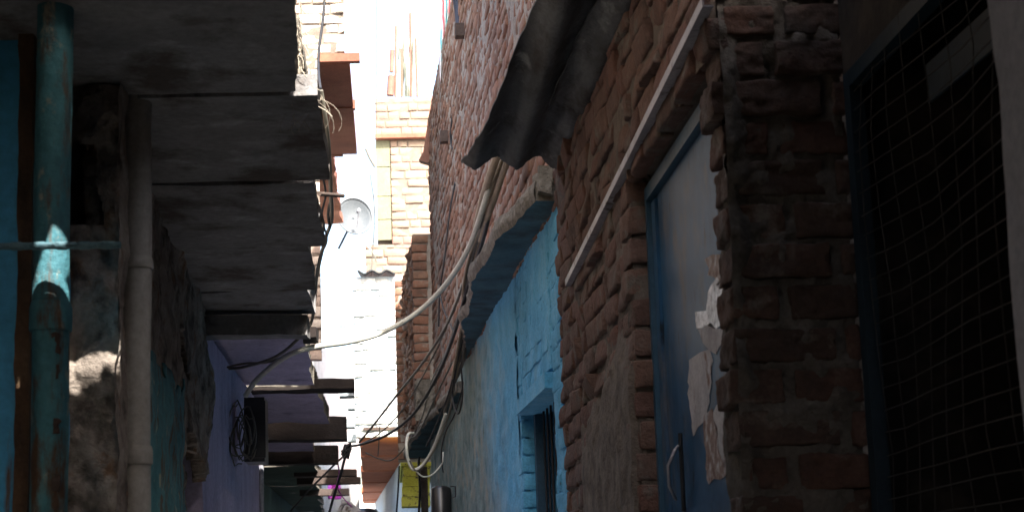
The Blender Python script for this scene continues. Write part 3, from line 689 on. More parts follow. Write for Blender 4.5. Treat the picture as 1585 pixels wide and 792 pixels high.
for k in range(26):
    px = rr.uniform(618, 640); a = W(px, 150, Y + .8 + rr.uniform(0, .4)); b = W(px + rr.uniform(-6, 6), rr.uniform(-20, 110), Y + .9); mb.tube([a, a.lerp(b, .5) + Vector((rr.uniform(-.03, .03), 0, 0)), b], .012, 5)
tag(mb.build('bamboo_bundle', M_bamboo, base=tuple(W(630, 150, Y + 1))), 'upright bundle of grey green bamboo sticks on the pale brick house roof', 'bamboo')

# ================================================================== upper left balcony house (sandstone slabs)
ub = thing('balcony_house', 'sunlit brick house with red sandstone balcony slabs above the lane at upper left', 'house', (-1.2, 14, 0))
ZB = W(515, 97, 12.6).z
def xat(px, py, Y): return W(px, py, Y).x
def zdep(py):  # depth where the slab underside shows at image row py
    lo, hi = 5, 60
    for _ in range(40):
        m_ = (lo + hi) / 2
        if W(520, py, m_).z > ZB: hi = m_
        else: lo = m_
    return lo
d1, d2, d3, d4 = zdep(97), zdep(168), zdep(240), zdep(345)
mb = MB()
mb.box(-1.5, xat(541, 100, d1), d1 + .05, d2 - .03, ZB, ZB + .08)
mb.box(-1.5, xat(547, 175, d2), d2 + .05, d3 - .03, ZB - .004, ZB + .08)
rough_box(mb, -1.5, xat(524, 300, (d3 + d4) / 2), d3 + .05, d4, ZB - .002, ZB + .08, .08, .03, 4, 0, 5)
mb.build('slab', M_rust, ub)
for (q, dd_, py, za) in ((557, d1 + .008, 95, .004), (550, d2, 168, -.01), (531, d3, 240, -.01)):
    mb = MB(); mb.box(-1.5, xat(q, py, dd_), dd_ - .028, dd_ + .040, ZB + za, ZB + .075); mb.build('slab_lip', M_rust, ub)
mb = MB(); xa = xat(491, 100, 12.4)
brick_panel(mb, (-1.6, d1 - .1, 3.3), (1, 0, 0), (0, -1, 0), xa + 1.6, ZB - 3.3 + .1, nu=5, nv=4, seed=91, ms=.04)
mb.box(-1.6, xa - .005, d1 - .07, d1 + .0, 3.3, ZB)
brick_panel(mb, (-1.6, d1 - .02, ZB + .08), (1, 0, 0), (0, -1, 0), xat(533, 50, d1) + 1.6, 2.6, nu=5, nv=4, seed=92, ms=.04)
mb.box(-1.6, xat(533, 50, d1) - .01, d1 + .01, d1 + .2, ZB + .08, ZB + 2.6)
mb.box(-1.8, -1.5, d1 + .01, d4, 0, ZB + 2.5)
mb.build('wall', [M_brick_overexposed, M_mortar_pale], ub)

# white far left house behind the lane
wl = thing('whitewashed_house', 'overexposed whitewashed house with thin slab ledges on the far left side', 'house', (-1.2, 24, 0))
mb = MB(); xA, xB = -1.32, W(553, 550, 32).x
mb.prism([(xA, 26.2, 0), (xB, 32, 0), (-4, 32, 0), (-4, 26.2, 0)], (0, 0, ze(4.2))); mb.build('wall', M_white, wl)
mb = MB()
for (xa, xb, py, Yd) in ((505, 545, 468, 29), (530, 546, 505, 29.3), (537, 547, 546, 29.5), (533, 547, 569, 29.5), (515, 534, 505, 28)):
    mb = MB(); p = W(xb, py, Yd); q = W(xa, py, Yd); mb.box(q.x, p.x, Yd, Yd + .12, p.z, p.z + .03); mb.build('ledge', M_palewall, wl)
for (xa, xb, py, Yd) in ((525, 548, 612, 15.5), (538, 549, 632, 17), (530, 549, 660, 17.5), (538, 551, 682, 19)):
    mb = MB(); p = W(xb, py, Yd); q = W(xa, py, Yd); mb.box(q.x, p.x, Yd, Yd + .25, p.z, p.z + .09); mb.build('ledge', M_palewall, wl)
# end of lane
mb = MB(); mb.box(-6, 4, 46, 48, 0, ze(2.6)); mb.box(-6, 4, 45.9, 46, ze(1.0), ze(1.1), 0)
tag(mb.build('cream_house', M_white, base=(-1, 46, 0)), 'low cream house closing the far end of the lane', 'house')

# ================================================================== LEFT near house
lh = thing('plaster_house', 'dark crumbling plaster house with stone slab overhang at left', 'house', (-1.2, 4.8, 0))
HZ = ze(1.2)
def ydep(px, py, z):
    lo, hi = 1.0, 80.0
    for _ in range(50):
        m_ = (lo + hi) / 2
        if W(px, py, m_).z > z: hi = m_
        else: lo = m_
    return lo
sl_y = [3.02] + [ydep(380, q, HZ) for q in (148, 287, 387, 455)] + [ydep(400, 492, HZ)]
YE = sl_y[5] + .02
print('SLAB', sl_y)
sl_x = [W(463, 70, 3.5).x, W(504, 210, 4.3).x, W(499, 340, 5.1).x, W(487, 430, 6.0).x, W(484, 470, 6.7).x]
mb = MB(); rs = np.random.RandomState(4)
for k in range(5):
    zz = HZ + .003 * k
    th = (.12, .05, .05, .05, .12)[k]
    out = [(sl_y[k] + .001, sl_x[k]), (sl_y[k + 1], sl_x[k] + (0, 0, -.01, -.02, 0)[k])]
    ragged_slab(mb, [(3, -1.1), (8, -1.1)], out, zz, zz + th, step=.04, seed=100 + k, amp=(.016, .005, .005, .008, .008)[k], mtop=0, medge=1 if k in (0,) else 0, dz=.007)
mb.build('overhang', [M_slab, M_rubble], lh)
mb = MB()
for k in range(5): mb.box(-1.1, sl_x[k] - .035, sl_y[k] - (.1 if k else -.02), sl_y[k + 1] - .101, HZ + .136, HZ + .17)
mb.build('leak_cover', M_rubble, lh)  # unseen topping, added to stop light leaking through the slab joints
# edge beam under far end
mb = MB(); rough_box(mb, -.95, W(478, 478, sl_y[5]).x, sl_y[5] - .14, sl_y[5] + .0, HZ - .10, HZ - .012, .04, .006, 8, 0, 3); mb.build('beam', M_slab, lh)
# floor above
mb = MB(); mb.box(-4, -.72, 3.2, YE, HZ + .13, ze(4.6)); mb.box(-4, -1.1, -4, 3.2, 0, ze(4.6)); mb.box(-4, -1.3, 3.2, YE, 0, HZ + .12); mb.build('upper_wall', M_plaster, lh)
# receding lower wall as a height field with holes
def wx(y): return -.72 - .040 * (y - 4.68)
gu, gv = 210, 190
yy, zz = np.meshgrid(np.linspace(3.65, YE, gu), np.linspace(0.4, HZ + .02, gv), indexing='ij')
P3 = np.stack([yy.ravel() * 0, yy.ravel(), zz.ravel()], 1)
dsp = .016 * fbm(P3, 3, 4, 201) + .007 * fbm(P3, 18, 3, 202) + .020 * np.clip(fbm(P3, 5, 3, 203) - .2, 0, 1)
# ragged right (far) end and lower end, niche
cyy = (yy[:-1, :-1] + yy[1:, 1:]) / 2; czz = (zz[:-1, :-1] + zz[1:, 1:]) / 2
e1 = .05 * fbm(np.stack([czz.ravel(), czz.ravel() * 0, czz.ravel() * 0], 1), 6, 3, 9).reshape(cyy.shape)
e2 = .05 * fbm(np.stack([cyy.ravel(), cyy.ravel() * 0, cyy.ravel() * 0], 1), 6, 3, 12).reshape(cyy.shape)
def hw(px, py):
    lo, hi = 3., 12.
    for _ in range(50):
        m_ = (lo + hi) / 2
        if W(px, py, m_).x < wx(m_): hi = m_
        else: lo = m_
    return W(px, py, lo)
zlo = W(318, 745, YE).z; ylo = hw(286, 720).y
pn0, pn1 = hw(276, 475), hw(299, 590)
niche = (cyy > pn0.y + e2 * .5) & (cyy < pn1.y + e1 * .6) & (czz > pn1.z) & (czz < pn0.z + e2 - .3 * (cyy - pn0.y))
keep = (cyy < YE - .06 + e1) & ~((cyy > ylo + e1) & (czz < zlo + .0 + e2 * .7 + .10 * (YE - cyy))) & ~niche
mb = MB(); P = np.stack([wx(yy.ravel()) + dsp, yy.ravel(), zz.ravel()], 1)
F = []
mb.grid(P, gu, gv, 0, .5, keep)
o = mb.build('lower_wall', M_plaster, lh); md = o.modifiers.new('thick', 'SOLIDIFY'); md.thickness = .06; md.offset = 1 if False else -1
mb = MB(); mb.box(-1.29, -.86, 3.66, 5.1, 0, HZ); mb.box(-1.29, -1.05, 5.1, YE, 0, HZ); mb.build('inner_wall', M_dark, lh)
# teal lower paint
gu2, gv2 = 40, 70
yy, zz = np.meshgrid(np.linspace(4.3, 6.4, gu2), np.linspace(.5, W(260, 540, 5.0).z, gv2), indexing='ij')
P3 = np.stack([yy.ravel() * 0, yy.ravel(), zz.ravel()], 1); cy_ = (yy[:-1, :-1]); cz_ = zz[:-1, :-1]
kk = (cz_ < W(258, 575, 5.0).z + .06 * fbm(np.stack([cy_.ravel(), cz_.ravel(), cy_.ravel() * 0], 1), 9, 3, 3).reshape(cy_.shape)) & (cy_ < hw(281, 650).y)
dsp2 = .016 * fbm(P3, 3, 4, 201) + .007 * fbm(P3, 18, 3, 202) + .020 * np.clip(fbm(P3, 5, 3, 203) - .2, 0, 1)
mb = MB(); mb.grid(np.stack([wx(yy.ravel()) + dsp2 + .008, yy.ravel(), zz.ravel()], 1), gu2, gv2, 0, .5, kk); o = mb.build('painted_plaster', M_teal, lh); o.modifiers.new('t', 'SOLIDIFY').thickness = .006
# rough pillar between the two pipes
mb = MB(); rs = np.random.RandomState(15)
gu, gv = 46, 260
xx, zz = np.meshgrid(np.linspace(-.84, W(188, 400, 3.62).x, gu), np.linspace(.6, HZ, gv), indexing='ij')
P3 = np.stack([xx.ravel(), xx.ravel() * 0, zz.ravel()], 1)
dd = .022 * fbm(P3, 6, 4, 301) + .009 * fbm(P3, 24, 3, 302) + .02 * np.abs(fbm(P3, 9, 2, 305))
cx = xx[:-1, :-1]; cz = zz[:-1, :-1]
pa, pb = W(105, 150, 3.6), W(178, 290, 3.6)
sl_ = (cz - pb.z) / (pa.z - pb.z); lim = pb.x + (pa.x - pb.x) * sl_ + .012 * fbm(np.stack([cz.ravel(), cz.ravel() * 0, cz.ravel() * 0], 1), 14, 3, 8).reshape(cz.shape)
h0, h1 = W(100, 350, 3.6), W(152, 230, 3.6)
hole = (cz > h0.z) & (cz < pb.z + .10) & (cx < h1.x + .015 * fbm(np.stack([cz.ravel(), cz.ravel() * 0, cz.ravel() * 0], 1), 11, 3, 18).reshape(cz.shape)) & (cx < lim)
mb.grid(np.stack([xx.ravel(), 3.60 - dd, zz.ravel()], 1), gu, gv, 0, .5, ~hole)
mb.box(-.84, W(186, 400, 3.66).x - .005, 3.74, 3.80, .6, HZ, 0)
xe_ = W(186, 400, 3.62).x
yy, zz = np.meshgrid(np.linspace(3.58, 3.80, 20), np.linspace(.6, HZ, 200), indexing='ij')
P3 = np.stack([yy.ravel() * 0, yy.ravel(), zz.ravel()], 1)
mb.grid(np.stack([xe_ + .010 * fbm(P3, 10, 4, 66), yy.ravel(), zz.ravel()], 1), 20, 200, 0)
o = mb.build('pillar', M_plaster, lh)
# painted corner at the left edge
mb = MB(); rough_box(mb, -1.2, W(72, 400, 3.3).x, 3.27, 3.55, 0, HZ + .1, .04, .004, 6, 0, 30); mb.build('painted_corner', M_tealwall, lh)

# pipes
def pipe(name, label, px, Y, r, m, z0, z1, joints, group='drainpipes on the plaster house'):
    x = W(px[0], 100, Y).x, W(px[1], 700, Y).x
    xm = (x[0] + x[1]) / 2
    t = thing(name, label, 'drainpipe', (xm, Y, 0), group)
    mb = MB(); n = 60; mb.tube([(xm + .0015 * math.sin(i * .4), Y, z0 + (z1 - z0) * i / n) for i in range(n + 1)], r, 32); mb.build('pipe', m, t)
    for pyj, hj in joints:
        z = W(px[0], pyj, Y).z; mb = MB()
        mb.tube([(xm, Y, z - hj), (xm, Y, z - hj + .003), (xm, Y, z - .012), (xm, Y, z)], [r * 1.10, r * 1.15, r * 1.15, r * 1.06], 32); mb.build('socket', m, t)
    return t, xm
t1, xm1 = pipe('drainpipe', 'teal painted drainpipe with rusty patches, nearest on the left', (78, 82), 3.1, .0375, M_teal, 0, HZ + .4, [(468, .06)])
mb = MB(); rs = np.random.RandomState(3)
for (py, s) in ((530, .013), (575, .010), (660, .010), (748, .014)):
    mb = MB(); p = W(86, py, 3.06); rough_box(mb, p.x - s * .8, p.x + s * .6, 3.064, 3.072, p.z - s * 1.3, p.z + s * 1.3, .003, .005, 60, 0, int(py)); mb.build('rust_scab', M_wood, t1)
mb = MB(); rough_box(mb, W(28, 400, 3.25).x, W(50, 400, 3.25).x, 3.235, 3.272, 0, HZ + .05, .02, .004, 14, 0, 5); mb.build('shadow_rust_strip', M_shadowrust, lh)  # brown strip paints the shadow beside the pipe together with rust
t2, xm2 = pipe('drainpipe', 'grimy grey drainpipe passing up into the stone slab, right of the teal pipe', (207, 216), 3.75, .0365, M_pvc, 0, HZ + .05, [(402, .0), (400, .028), (690, .045)][1:])
# rebar
mb = MB(); a = W(-60, 382, 3.0); b = W(187, 379, 3.0); n = 200; V = []; k = 12
for i in range(n + 1):
    p = a.lerp(b, i / n)
    for j in range(k):
        q = 2 * math.pi * j / k; rr_ = .0072 + .0016 * (math.cos(2 * q + i * .22) > .55)
        V.append((p.x, p.y + rr_ * math.cos(q), p.z + rr_ * math.sin(q)))
F = [(i * k + j, (i + 1) * k + j, (i + 1) * k + (j + 1) % k, i * k + (j + 1) % k) for i in range(n) for j in range(k)] + [tuple(range(n * k, n * k + k))]
mb.add(V, F, 0, .5, False)
tag(mb.build('steel_rod', M_rebar, base=tuple(a)), 'twisted blue grey steel rod sticking out level across the teal drainpipe', 'rod')

# ================================================================== purple house
ph = thing('lilac_house', 'lilac painted house with dark stone beams under its balcony on the left', 'house', (-1.2, 8.5, 0))
mb = MB(); rough_box(mb, -1.3, -.835, YE - .05, 10.0, 0, ze(1.15), .08, .006, 3, 0, 6); mb.build('wall', M_purple, ph)
mb = MB(); mb.box(-.96, -.833, 9.98, 10.2, 0, ze(1.15)); mb.box(-1.8, -1.28, 10, 15.4, 0, ze(1.2)); mb.build('side_wall', M_purple, ph)
mb = MB()
def xa(px, py, Y): return W(px, py, Y).x
ragged_slab(mb, [(6, -1.3), (20, -1.3)], [(sl_y[5] + .03, xa(482, 520, 8)), (9.4, xa(482, 560, 9))], ze(1.20), ze(1.30), seed=211, amp=.01)
ragged_slab(mb, [(6, -1.3), (20, -1.3)], [(9.5, xa(500, 610, 10.4)), (11.7, xa(505, 630, 11.4))], ze(1.20), ze(1.32), seed=212, amp=.015)
ragged_slab(mb, [(6, -1.6), (20, -1.6)], [(12.3, xa(485, 680, 13)), (14.2, xa(485, 690, 14))], ze(1.20), ze(1.30), seed=213, amp=.01)
mb.build('balcony_slab', [M_purple, M_rubble], ph)
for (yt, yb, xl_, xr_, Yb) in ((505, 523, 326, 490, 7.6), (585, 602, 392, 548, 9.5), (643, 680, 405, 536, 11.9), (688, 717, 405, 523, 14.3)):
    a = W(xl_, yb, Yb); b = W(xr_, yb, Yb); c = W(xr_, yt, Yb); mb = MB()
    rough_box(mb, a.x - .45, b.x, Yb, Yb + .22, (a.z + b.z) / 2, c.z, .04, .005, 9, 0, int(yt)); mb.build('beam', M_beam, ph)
mb = MB(); mb.box(-3, -1.3, 7.3, 15.4, ze(1.3), ze(3.6)); mb.build('upper_wall', M_plaster, ph)

# meter box and coils
mt = thing('meter_box', 'dark electric meter box with looped cables on the lilac wall', 'meter box', (-.76, 8.2, 1.9))
mb = MB(); a = W(384, 714, 8.2); b = W(409, 614, 8.2)
mb.box(a.x - .02, b.x, 8.2, 8.45, a.z, b.z); mb.box(a.x - .02, b.x + .006, 8.192, 8.2, a.z + .02, b.z - .02); mb.build('box', M_darkplastic, mt)
mb = MB(); rr = random.Random(8)
for k in range(9):
    c = W(rr.uniform(366, 386), rr.uniform(645, 690), 8.1); pts = []
    for i in range(14):
        q = i / 13 * 2 * math.pi * .8 + k; pts.append(c + Vector((.045 * math.cos(q), -.02 * math.sin(q * 2) - .03, .12 * math.sin(q) * rr.uniform(.8, 1.1))))
    mb.tube(pts, .004, 6)
mb.build('cable_loops', M_grey, mt)
mb = MB(); a = W(405, 792, 9.9); mb.tube([(a.x, 9.9, 0), (a.x, 9.9, W(405, 712, 9.9).z)], .016, 12); 
tag(mb.build('conduit', M_grayplaster, base=(a.x, 9.9, 0)), 'pale vertical conduit below the meter box', 'pipe')

# ================================================================== green slab house and farther beams
gh = thing('green_house', 'dark green stone slabs of a low balcony deep in the lane at left', 'house', (-1.6, 20, 0))
mb = MB(); y = 15.6; k = 0
while y < 26:
    x_ = W(486 + k * 1.5, 740, y).x; ragged_slab(mb, [(10, -2.2), (40, -2.6)], [(y + .002, x_), (y + 1.65, x_)], ze(1.17) + .004 * k, ze(1.25) + .004 * k, step=.1, seed=300 + k, amp=.012); y += 1.65; k += 1
mb.build('slab', [M_greenslab, M_rubble], gh)
mb = MB(); mb.prism([(-1.45, 15.5, 0), (-1.5, 26, 0), (-3, 26, 0), (-3, 15.5, 0)], (0, 0, ze(1.16))); mb.build('wall', M_greenslab, gh)
for (yt, yb, xl_, xr_, Yb) in ((737, 747, 487, 558, 17.4), (755, 765, 488, 540, 19.8), (725, 735, 484, 552, 16.5)):
    a = W(xl_, yb, Yb); b = W(xr_, yb, Yb); c = W(xr_, yt, Yb); mb = MB()
    mb.box(a.x - .2, b.x, Yb, Yb + .25, b.z, c.z); mb.build('beam', M_palebeam, gh)

cloth('magenta_cloth', (509, 527, 728, 507, 528, 772, 21.5), M_magenta, 'bright magenta cloth hanging between the far slabs low in the lane', 'cloth', wav=.06)
mb = MB(); pts = [W(x, y, 19) for x, y in ((528, 772), (545, 778), (562, 792), (562, 830), (528, 830))]
mb.prism(pts, (0, .03, 0)); tag(mb.build('tin_sheet', M_galv, base=pts[3]), 'tilted pale tin sheet below the magenta cloth at the bottom', 'tin sheet')
mb = MB(); c = W(566, 810, 22); mb.tube([(c.x, 22, c.z - .3), (c.x, 22, c.z + .14), (c.x, 22, c.z + .2), (c.x, 22, c.z + .22)], [.2, .2, .16, .07], 20)
tag(mb.build('water_tank', M_darkplastic, base=(c.x, 22, c.z - .3)), 'black plastic tank under the orange soffit at the bottom', 'tank')
# black meter on the faded blue wall
mt = thing('meter_cylinder', 'glossy black box fixed on the faded blue wall beneath the cable loops', 'meter', (bw(12.6) - .05, 12.6, 1.9))
mb = MB(); a = W(668, 770, 12.6); zt4 = W(676, 752, 12.6).z
x0 = W(667, 770, 12.6).x; x1 = bw(12.6) - .01
mb.tube([((x0 + x1) / 2, 12.62, 1.85), ((x0 + x1) / 2, 12.62, zt4 - .02), ((x0 + x1) / 2, 12.62, zt4)], [(x1 - x0) / 2, (x1 - x0) / 2, (x1 - x0) / 3], 20); mb.build('case', M_darkplastic, mt)
mb = MB(); p = hx(700, 755, .5); pts = [W(x, y, 11.7) for x, y in ((697, 752), (705, 752), (705, 768), (699, 770))]
mb.tube(pts, .006, 6); tag(mb.build('wall_hook', M_iron, base=tuple(pts[0])), 'small dark iron hook on the faded blue wall', 'hook')

# ================================================================== satellite dish
sd = thing('satellite_dish', 'pale grey round satellite dish between the red balcony slabs and the sky', 'dish', tuple(W(540, 366, 23)))
Yd = 23; c = W(549, 334, Yd); Rd = (W(577, 334, Yd).x - W(522, 334, Yd).x) / 2
V = []; nr, na = 8, 36
ax = Vector((.25, -1, .25)).normalized(); e1_ = ax.cross(Vector((0, 0, 1))).normalized(); e2_ = e1_.cross(ax)
for i in range(nr):
    r_ = Rd * i / (nr - 1)
    for j in range(na):
        q = 2 * math.pi * j / na; p = c + e1_ * r_ * math.cos(q) * 1.0 + e2_ * r_ * 1.12 * math.sin(q) - ax * (.12 * (1 - (i / (nr - 1)) ** 2)); V.append(tuple(p))
F = [(i * na + j, i * na + (j + 1) % na, (i + 1) * na + (j + 1) % na, (i + 1) * na + j) for i in range(nr - 1) for j in range(na)]
mb = MB(); mb.add(V, F, 0, .5, True); mb.tube([Vector(V[(nr - 1) * na + j]) for j in list(range(na)) + [0]], .008, 6); o = mb.build('dish', M_dish, sd); o.modifiers.new('t', 'SOLIDIFY').thickness = .006
mb = MB(); hp = c + ax * .30 - e2_ * .05; lowp = c - e2_ * Rd * 1.1; mb.tube([lowp, hp], .009, 6); mb.tube([hp, hp - ax * .09], .025, 10); mb.build('feed_arm', M_galv, sd)
mb = MB(); mb.tube([c - ax * .13, c - ax * .22 + Vector((-.05, 0, -.1)), W(524, 385, Yd + .3)], .018, 8); mb.build('mount', M_iron, sd)

# ================================================================== cables
def cable(pts, r, m, label, name='cable', group='cables strung across the lane', k=7, sub=8):
    P = [W(*p) for p in pts]; out = []
    for i in range(len(P) - 1):
        a = P[max(i - 1, 0)]; b = P[i]; c_ = P[i + 1]; d = P[min(i + 2, len(P) - 1)]
        for s in range(sub):
            t = s / sub
            out.append(.5 * ((2 * b) + (c_ - a) * t + (2 * a - 5 * b + 4 * c_ - d) * t * t + (3 * b - a - 3 * c_ + d) * t ** 3))
    out.append(P[-1]); mb = MB(); mb.tube(out, r, k)
    return tag(mb.build(name, m, base=tuple(P[0])), label, 'cable', group)
cable([(785, 190, 7.0), (768, 250, 7.2), (748, 320, 7.4), (725, 385, 7.7), (690, 440, 8.0), (645, 484, 8.2), (590, 515, 8.2), (540, 529, 8.0), (480, 538, 7.7), (440, 553, 7.7), (400, 585, 7.9), (380, 612, 8.0)],
      .0145, M_dirtywhite, 'thick dirty white cable sagging across the lane to the meter box')
cable([(790, 200, 7.1), (775, 252, 7.3), (752, 330, 7.6), (735, 385, 8.2), (715, 445, 9), (690, 505, 10), (655, 560, 11), (615, 610, 12.5), (580, 655, 13.6), (556, 684, 14.2)],
      .010, M_grey, 'dark grey cable running down to the lane junction, upper of the pair')
cable([(795, 200, 7.1), (780, 252, 7.3), (757, 335, 7.6), (742, 390, 8.2), (722, 450, 9), (702, 520, 10), (675, 585, 11), (640, 640, 12), (600, 672, 13), (560, 687, 13.8), (540, 690, 14.2)],
      .012, M_black, 'thickest black cable running down to the lane junction, lower of the pair')
cable([(800, 200, 7.0), (785, 252, 7.2), (762, 310, 7.5), (748, 350, 8.0), (733, 400, 8.6), (728, 450, 9.3), (722, 500, 10), (716, 560, 10.5), (700, 600, 11), (688, 640, 11.4)],
      .013, M_grey, 'short grey cable bundle hugging the edge of the blue canopy')
cable([(690, 640, 11.3), (672, 690, 11.5), (655, 718, 11.6), (640, 726, 11.6), (632, 712, 11.6), (629, 690, 11.6), (632, 672, 11.7), (640, 670, 11.8)],
      .012, M_dirtywhite, 'white cable loop drooping under the far blue canopy')
cable([(706, 560, 10.8), (700, 620, 11), (684, 670, 11.2), (662, 712, 11.3), (645, 728, 11.4), (634, 712, 11.4)], .008, M_grey, 'thin grey cable ending in the white loop')
cable([(644, 728, 11.4), (655, 737, 11.4), (670, 733, 11.4), (684, 716, 11.5), (686, 700, 11.6)], .006, M_dirtywhite, 'thin white tail curling right of the white cable loop')
cable([(720, 455, 9.6), (705, 500, 10.4), (690, 545, 11.2), (668, 590, 12.2), (655, 640, 13), (640, 672, 13.4), (620, 700, 13.6), (604, 712, 13.8), (586, 709, 14), (566, 700, 14.2)],
      .006, M_grey, 'thin dark cable curving under the thick pair past the orange soffit')
cable([(806, 0, 9.6), (795, 12, 9.8), (792, 40, 9.9)], .02, M_tan, 'tan conduit end high on the brick wall above the corrugated sheet')
cable([(736, -10, 10), (722, 70, 10.5), (712, 110, 11), (703, 165, 11.4), (698, 215, 11.6), (706, 240, 11.5), (712, 252, 11.4)], .011, M_black, 'black wire hanging down the tall brick wall to a white knot')
cable([(712, 252, 11.4), (706, 275, 11.4), (696, 330, 11.4), (688, 400, 11.4), (681, 450, 11.5), (679, 505, 11.6)], .007, M_black, 'thin black wire below the white knot on the brick wall')
cable([(681, 455, 11), (687, 480, 10.8), (702, 512, 10.4)], .006, M_black, 'short thin wire crossing behind the cable pair')
cable([(737, -10, 10.2), (726, 50, 10.6), (714, 105, 11), (712, 150, 11.1)], .016, M_slate, 'dark cord bundled with the slate rag')
cable([(790, 35, 9.5), (775, 45, 9.3), (763, 60, 9.3), (745, 75, 9.6), (738, 88, 9.9)], .012, M_grey, 'grey cable kink tied to the brick wall at the top')
cable([(796, 46, 9.3), (780, 34, 9.2), (768, 40, 9.2), (760, 55, 9.3)], .009, M_black, 'black cable kink beside the grey kink on the brick wall')
cable([(780, 215, 6.9), (762, 262, 7.1), (750, 300, 7.4), (742, 332, 7.6), (737, 352, 7.8)], .020, M_tan, 'tan conduit coming out below the corrugated sheet, left one')
cable([(798, 215, 6.9), (781, 262, 7.1), (764, 312, 7.4), (752, 345, 7.7), (744, 372, 8.0)], .016, M_tan, 'tan conduit coming out below the corrugated sheet, right one')
cable([(503, -10, 6.5), (500, 30, 6.4), (494, 75, 6.2), (493, 110, 6.0), (496, 138, 5.5)], .006, M_black, 'black wire hanging in front of the sunlit brick at upper left')
cable([(497, 140, 5.2), (506, 200, 5.3), (510, 250, 5.5), (512, 300, 5.8), (513, 340, 6.1), (502, 375, 6.4), (490, 430, 6.8), (484, 490, 7.2), (470, 515, 7.25), (430, 550, 7.5), (380, 567, 7.8), (355, 570, 7.9)],
      .008, M_grey, 'grey wire falling along the slab edge into the lilac recess')
cable([(514, 303, 6.0), (508, 330, 6.05), (511, 352, 6.1)], .006, M_black, 'short black wire twisted on the grey wire below the red slabs')
cable([(573, 270, 22), (580, 330, 22.3), (576, 400, 22.5), (571, 445, 22)], .008, M_grey, 'thin far wire hanging beside the dish')
cable([(548, 350, 22.8), (562, 372, 22.6), (576, 390, 22.4), (583, 405, 23.2)], .012, M_dirtywhite, 'white wire running down from the satellite dish')
cable([(566, 230, 20), (572, 244, 20), (580, 258, 20)], .016, M_grey, 'stub of grey wire against the white sky')
cable([(700, 690, 16), (652, 700, 17), (650, 760, 17.2), (648, 800, 17.3)], .014, M_black, 'black cable hanging in front of the yellow canopy')
cable([(618, 720, 19), (616, 760, 19.2), (613, 800, 19.3)], .012, M_black, 'thin black cable in front of the pale blue wall')
cable([(541, 690, 14.1), (533, 712, 14.3), (527, 735, 14.6), (516, 770, 15), (508, 800, 15.4)], .013, M_black, 'black cable dropping from the junction past the far beams')
cable([(538, 700, 14.1), (520, 716, 14.5), (502, 734, 15), (480, 756, 15.6), (450, 790, 16)], .010, M_black, 'black cable slanting left from the junction under the green slabs')
cable([(520, 705, 14.4), (525, 730, 14.8), (522, 750, 15), (530, 768, 15.2), (545, 784, 15.4)], .006, M_magenta, 'pinkish wire dangling by the magenta cloth')
cable([(545, 780, 16), (533, 778, 16), (526, 790, 16), (520, 800, 16)], .02, M_galv, 'pale tube at the bottom beside the tin sheet')
cable([(588, 655, 15), (586, 690, 15.5), (585, 705, 15.8)], .005, M_black, 'hair thin wire in front of the orange soffit')
cable([(583, -20, 20), (582, 200, 20.5), (575, 430, 21)], .004, M_grey, 'hair thin wire falling straight before the white sky')
cable([(757, 330, 7.7), (741, 392, 8.3), (727, 450, 9.0), (716, 505, 9.8), (706, 560, 10.5), (694, 610, 11), (676, 655, 11.3), (660, 690, 11.4)], .007, M_black, 'black cable hugging the grey bundle along the canopy edge')
cable([(746, 350, 7.9), (728, 405, 8.5), (706, 465, 9.6), (680, 530, 11), (650, 590, 12), (618, 640, 13), (585, 672, 13.8), (556, 688, 14.2)], .006, M_grey, 'thin grey cable running between the pair to the junction')
cable([(722, 505, 10.0), (713, 540, 10.3), (705, 575, 10.6), (700, 612, 10.8), (709, 640, 10.6), (716, 612, 10.5), (714, 570, 10.4)], .006, M_black, 'black loose loop dangling from the canopy edge')
cable([(716, 600, 10.8), (704, 640, 11), (690, 668, 11.2), (683, 700, 11.4), (686, 730, 11.6)], .005, M_black, 'frayed black end hanging below the blue canopy')
cable([(700, 560, 10.8), (676, 610, 11.4), (658, 650, 12), (646, 672, 12.4), (636, 678, 12.6)], .007, M_grey, 'grey cable reaching the top of the white cable loop')
cable([(506, 230, 5.3), (498, 260, 5.2), (504, 300, 5.4), (498, 335, 5.6), (506, 372, 6.0), (494, 400, 6.3), (487, 440, 6.7)], .004, M_black, 'thin black wire twisting beside the grey wire at the slab edge')
cable([(490, 538, 7.75), (450, 548, 7.7), (415, 560, 7.8), (380, 562, 7.8), (352, 568, 7.9)], .006, M_grey, 'thin grey cable branching into the lilac recess')
for dx, (m_, lb) in enumerate(((M_tan, 'tan cable of the bundle under the corrugated sheet, longest one'), (M_grey, 'grey cable of the bundle under the corrugated sheet, nearest the wall'), (M_tan, 'tan cable of the bundle crossing toward the canopy edge'))):
    cable([(792 + dx * 5, 205, 6.95), (772 + dx * 5, 262, 7.15), (756 + dx * 3, 312, 7.45), (745 - dx * 2, 360, 7.9), (733 - dx * 5, 410, 8.5), (722 - dx * 3, 462, 9.2), (712 + dx * 2, 520, 10.0 + .1 * dx), (700 + dx * 3, 585, 10.7)], .009, m_, lb)
# junction knot
mb = MB(); rr = random.Random(4); c = W(537, 695, 14.1)
for k in range(6):
    pts = [c + Vector((.05 * math.cos(i + k) * rr.uniform(.5, 1), -.05 + .03 * math.sin(i * 2), .07 * math.sin(i * 1.3 + k) - .02)) for i in range(6)]; mb.tube(pts, .011, 6)
tag(mb.build('cable_knot', M_black, base=tuple(c)), 'tangled black knot joining the cables over the far beams', 'cable knot')
mb = MB(); c = W(714, 250, 11.3)
mb.tube([c + Vector((-.03, 0, -.03)), c + Vector((0, -.02, .02)), c + Vector((.06, 0, .015)), c + Vector((.09, .1, -.01))], [.014, .022, .016, .008], 8)
tag(mb.build('cloth_knot', M_galv, base=tuple(c)), 'small whitish knot of rag tied around the black wall wire', 'knot')

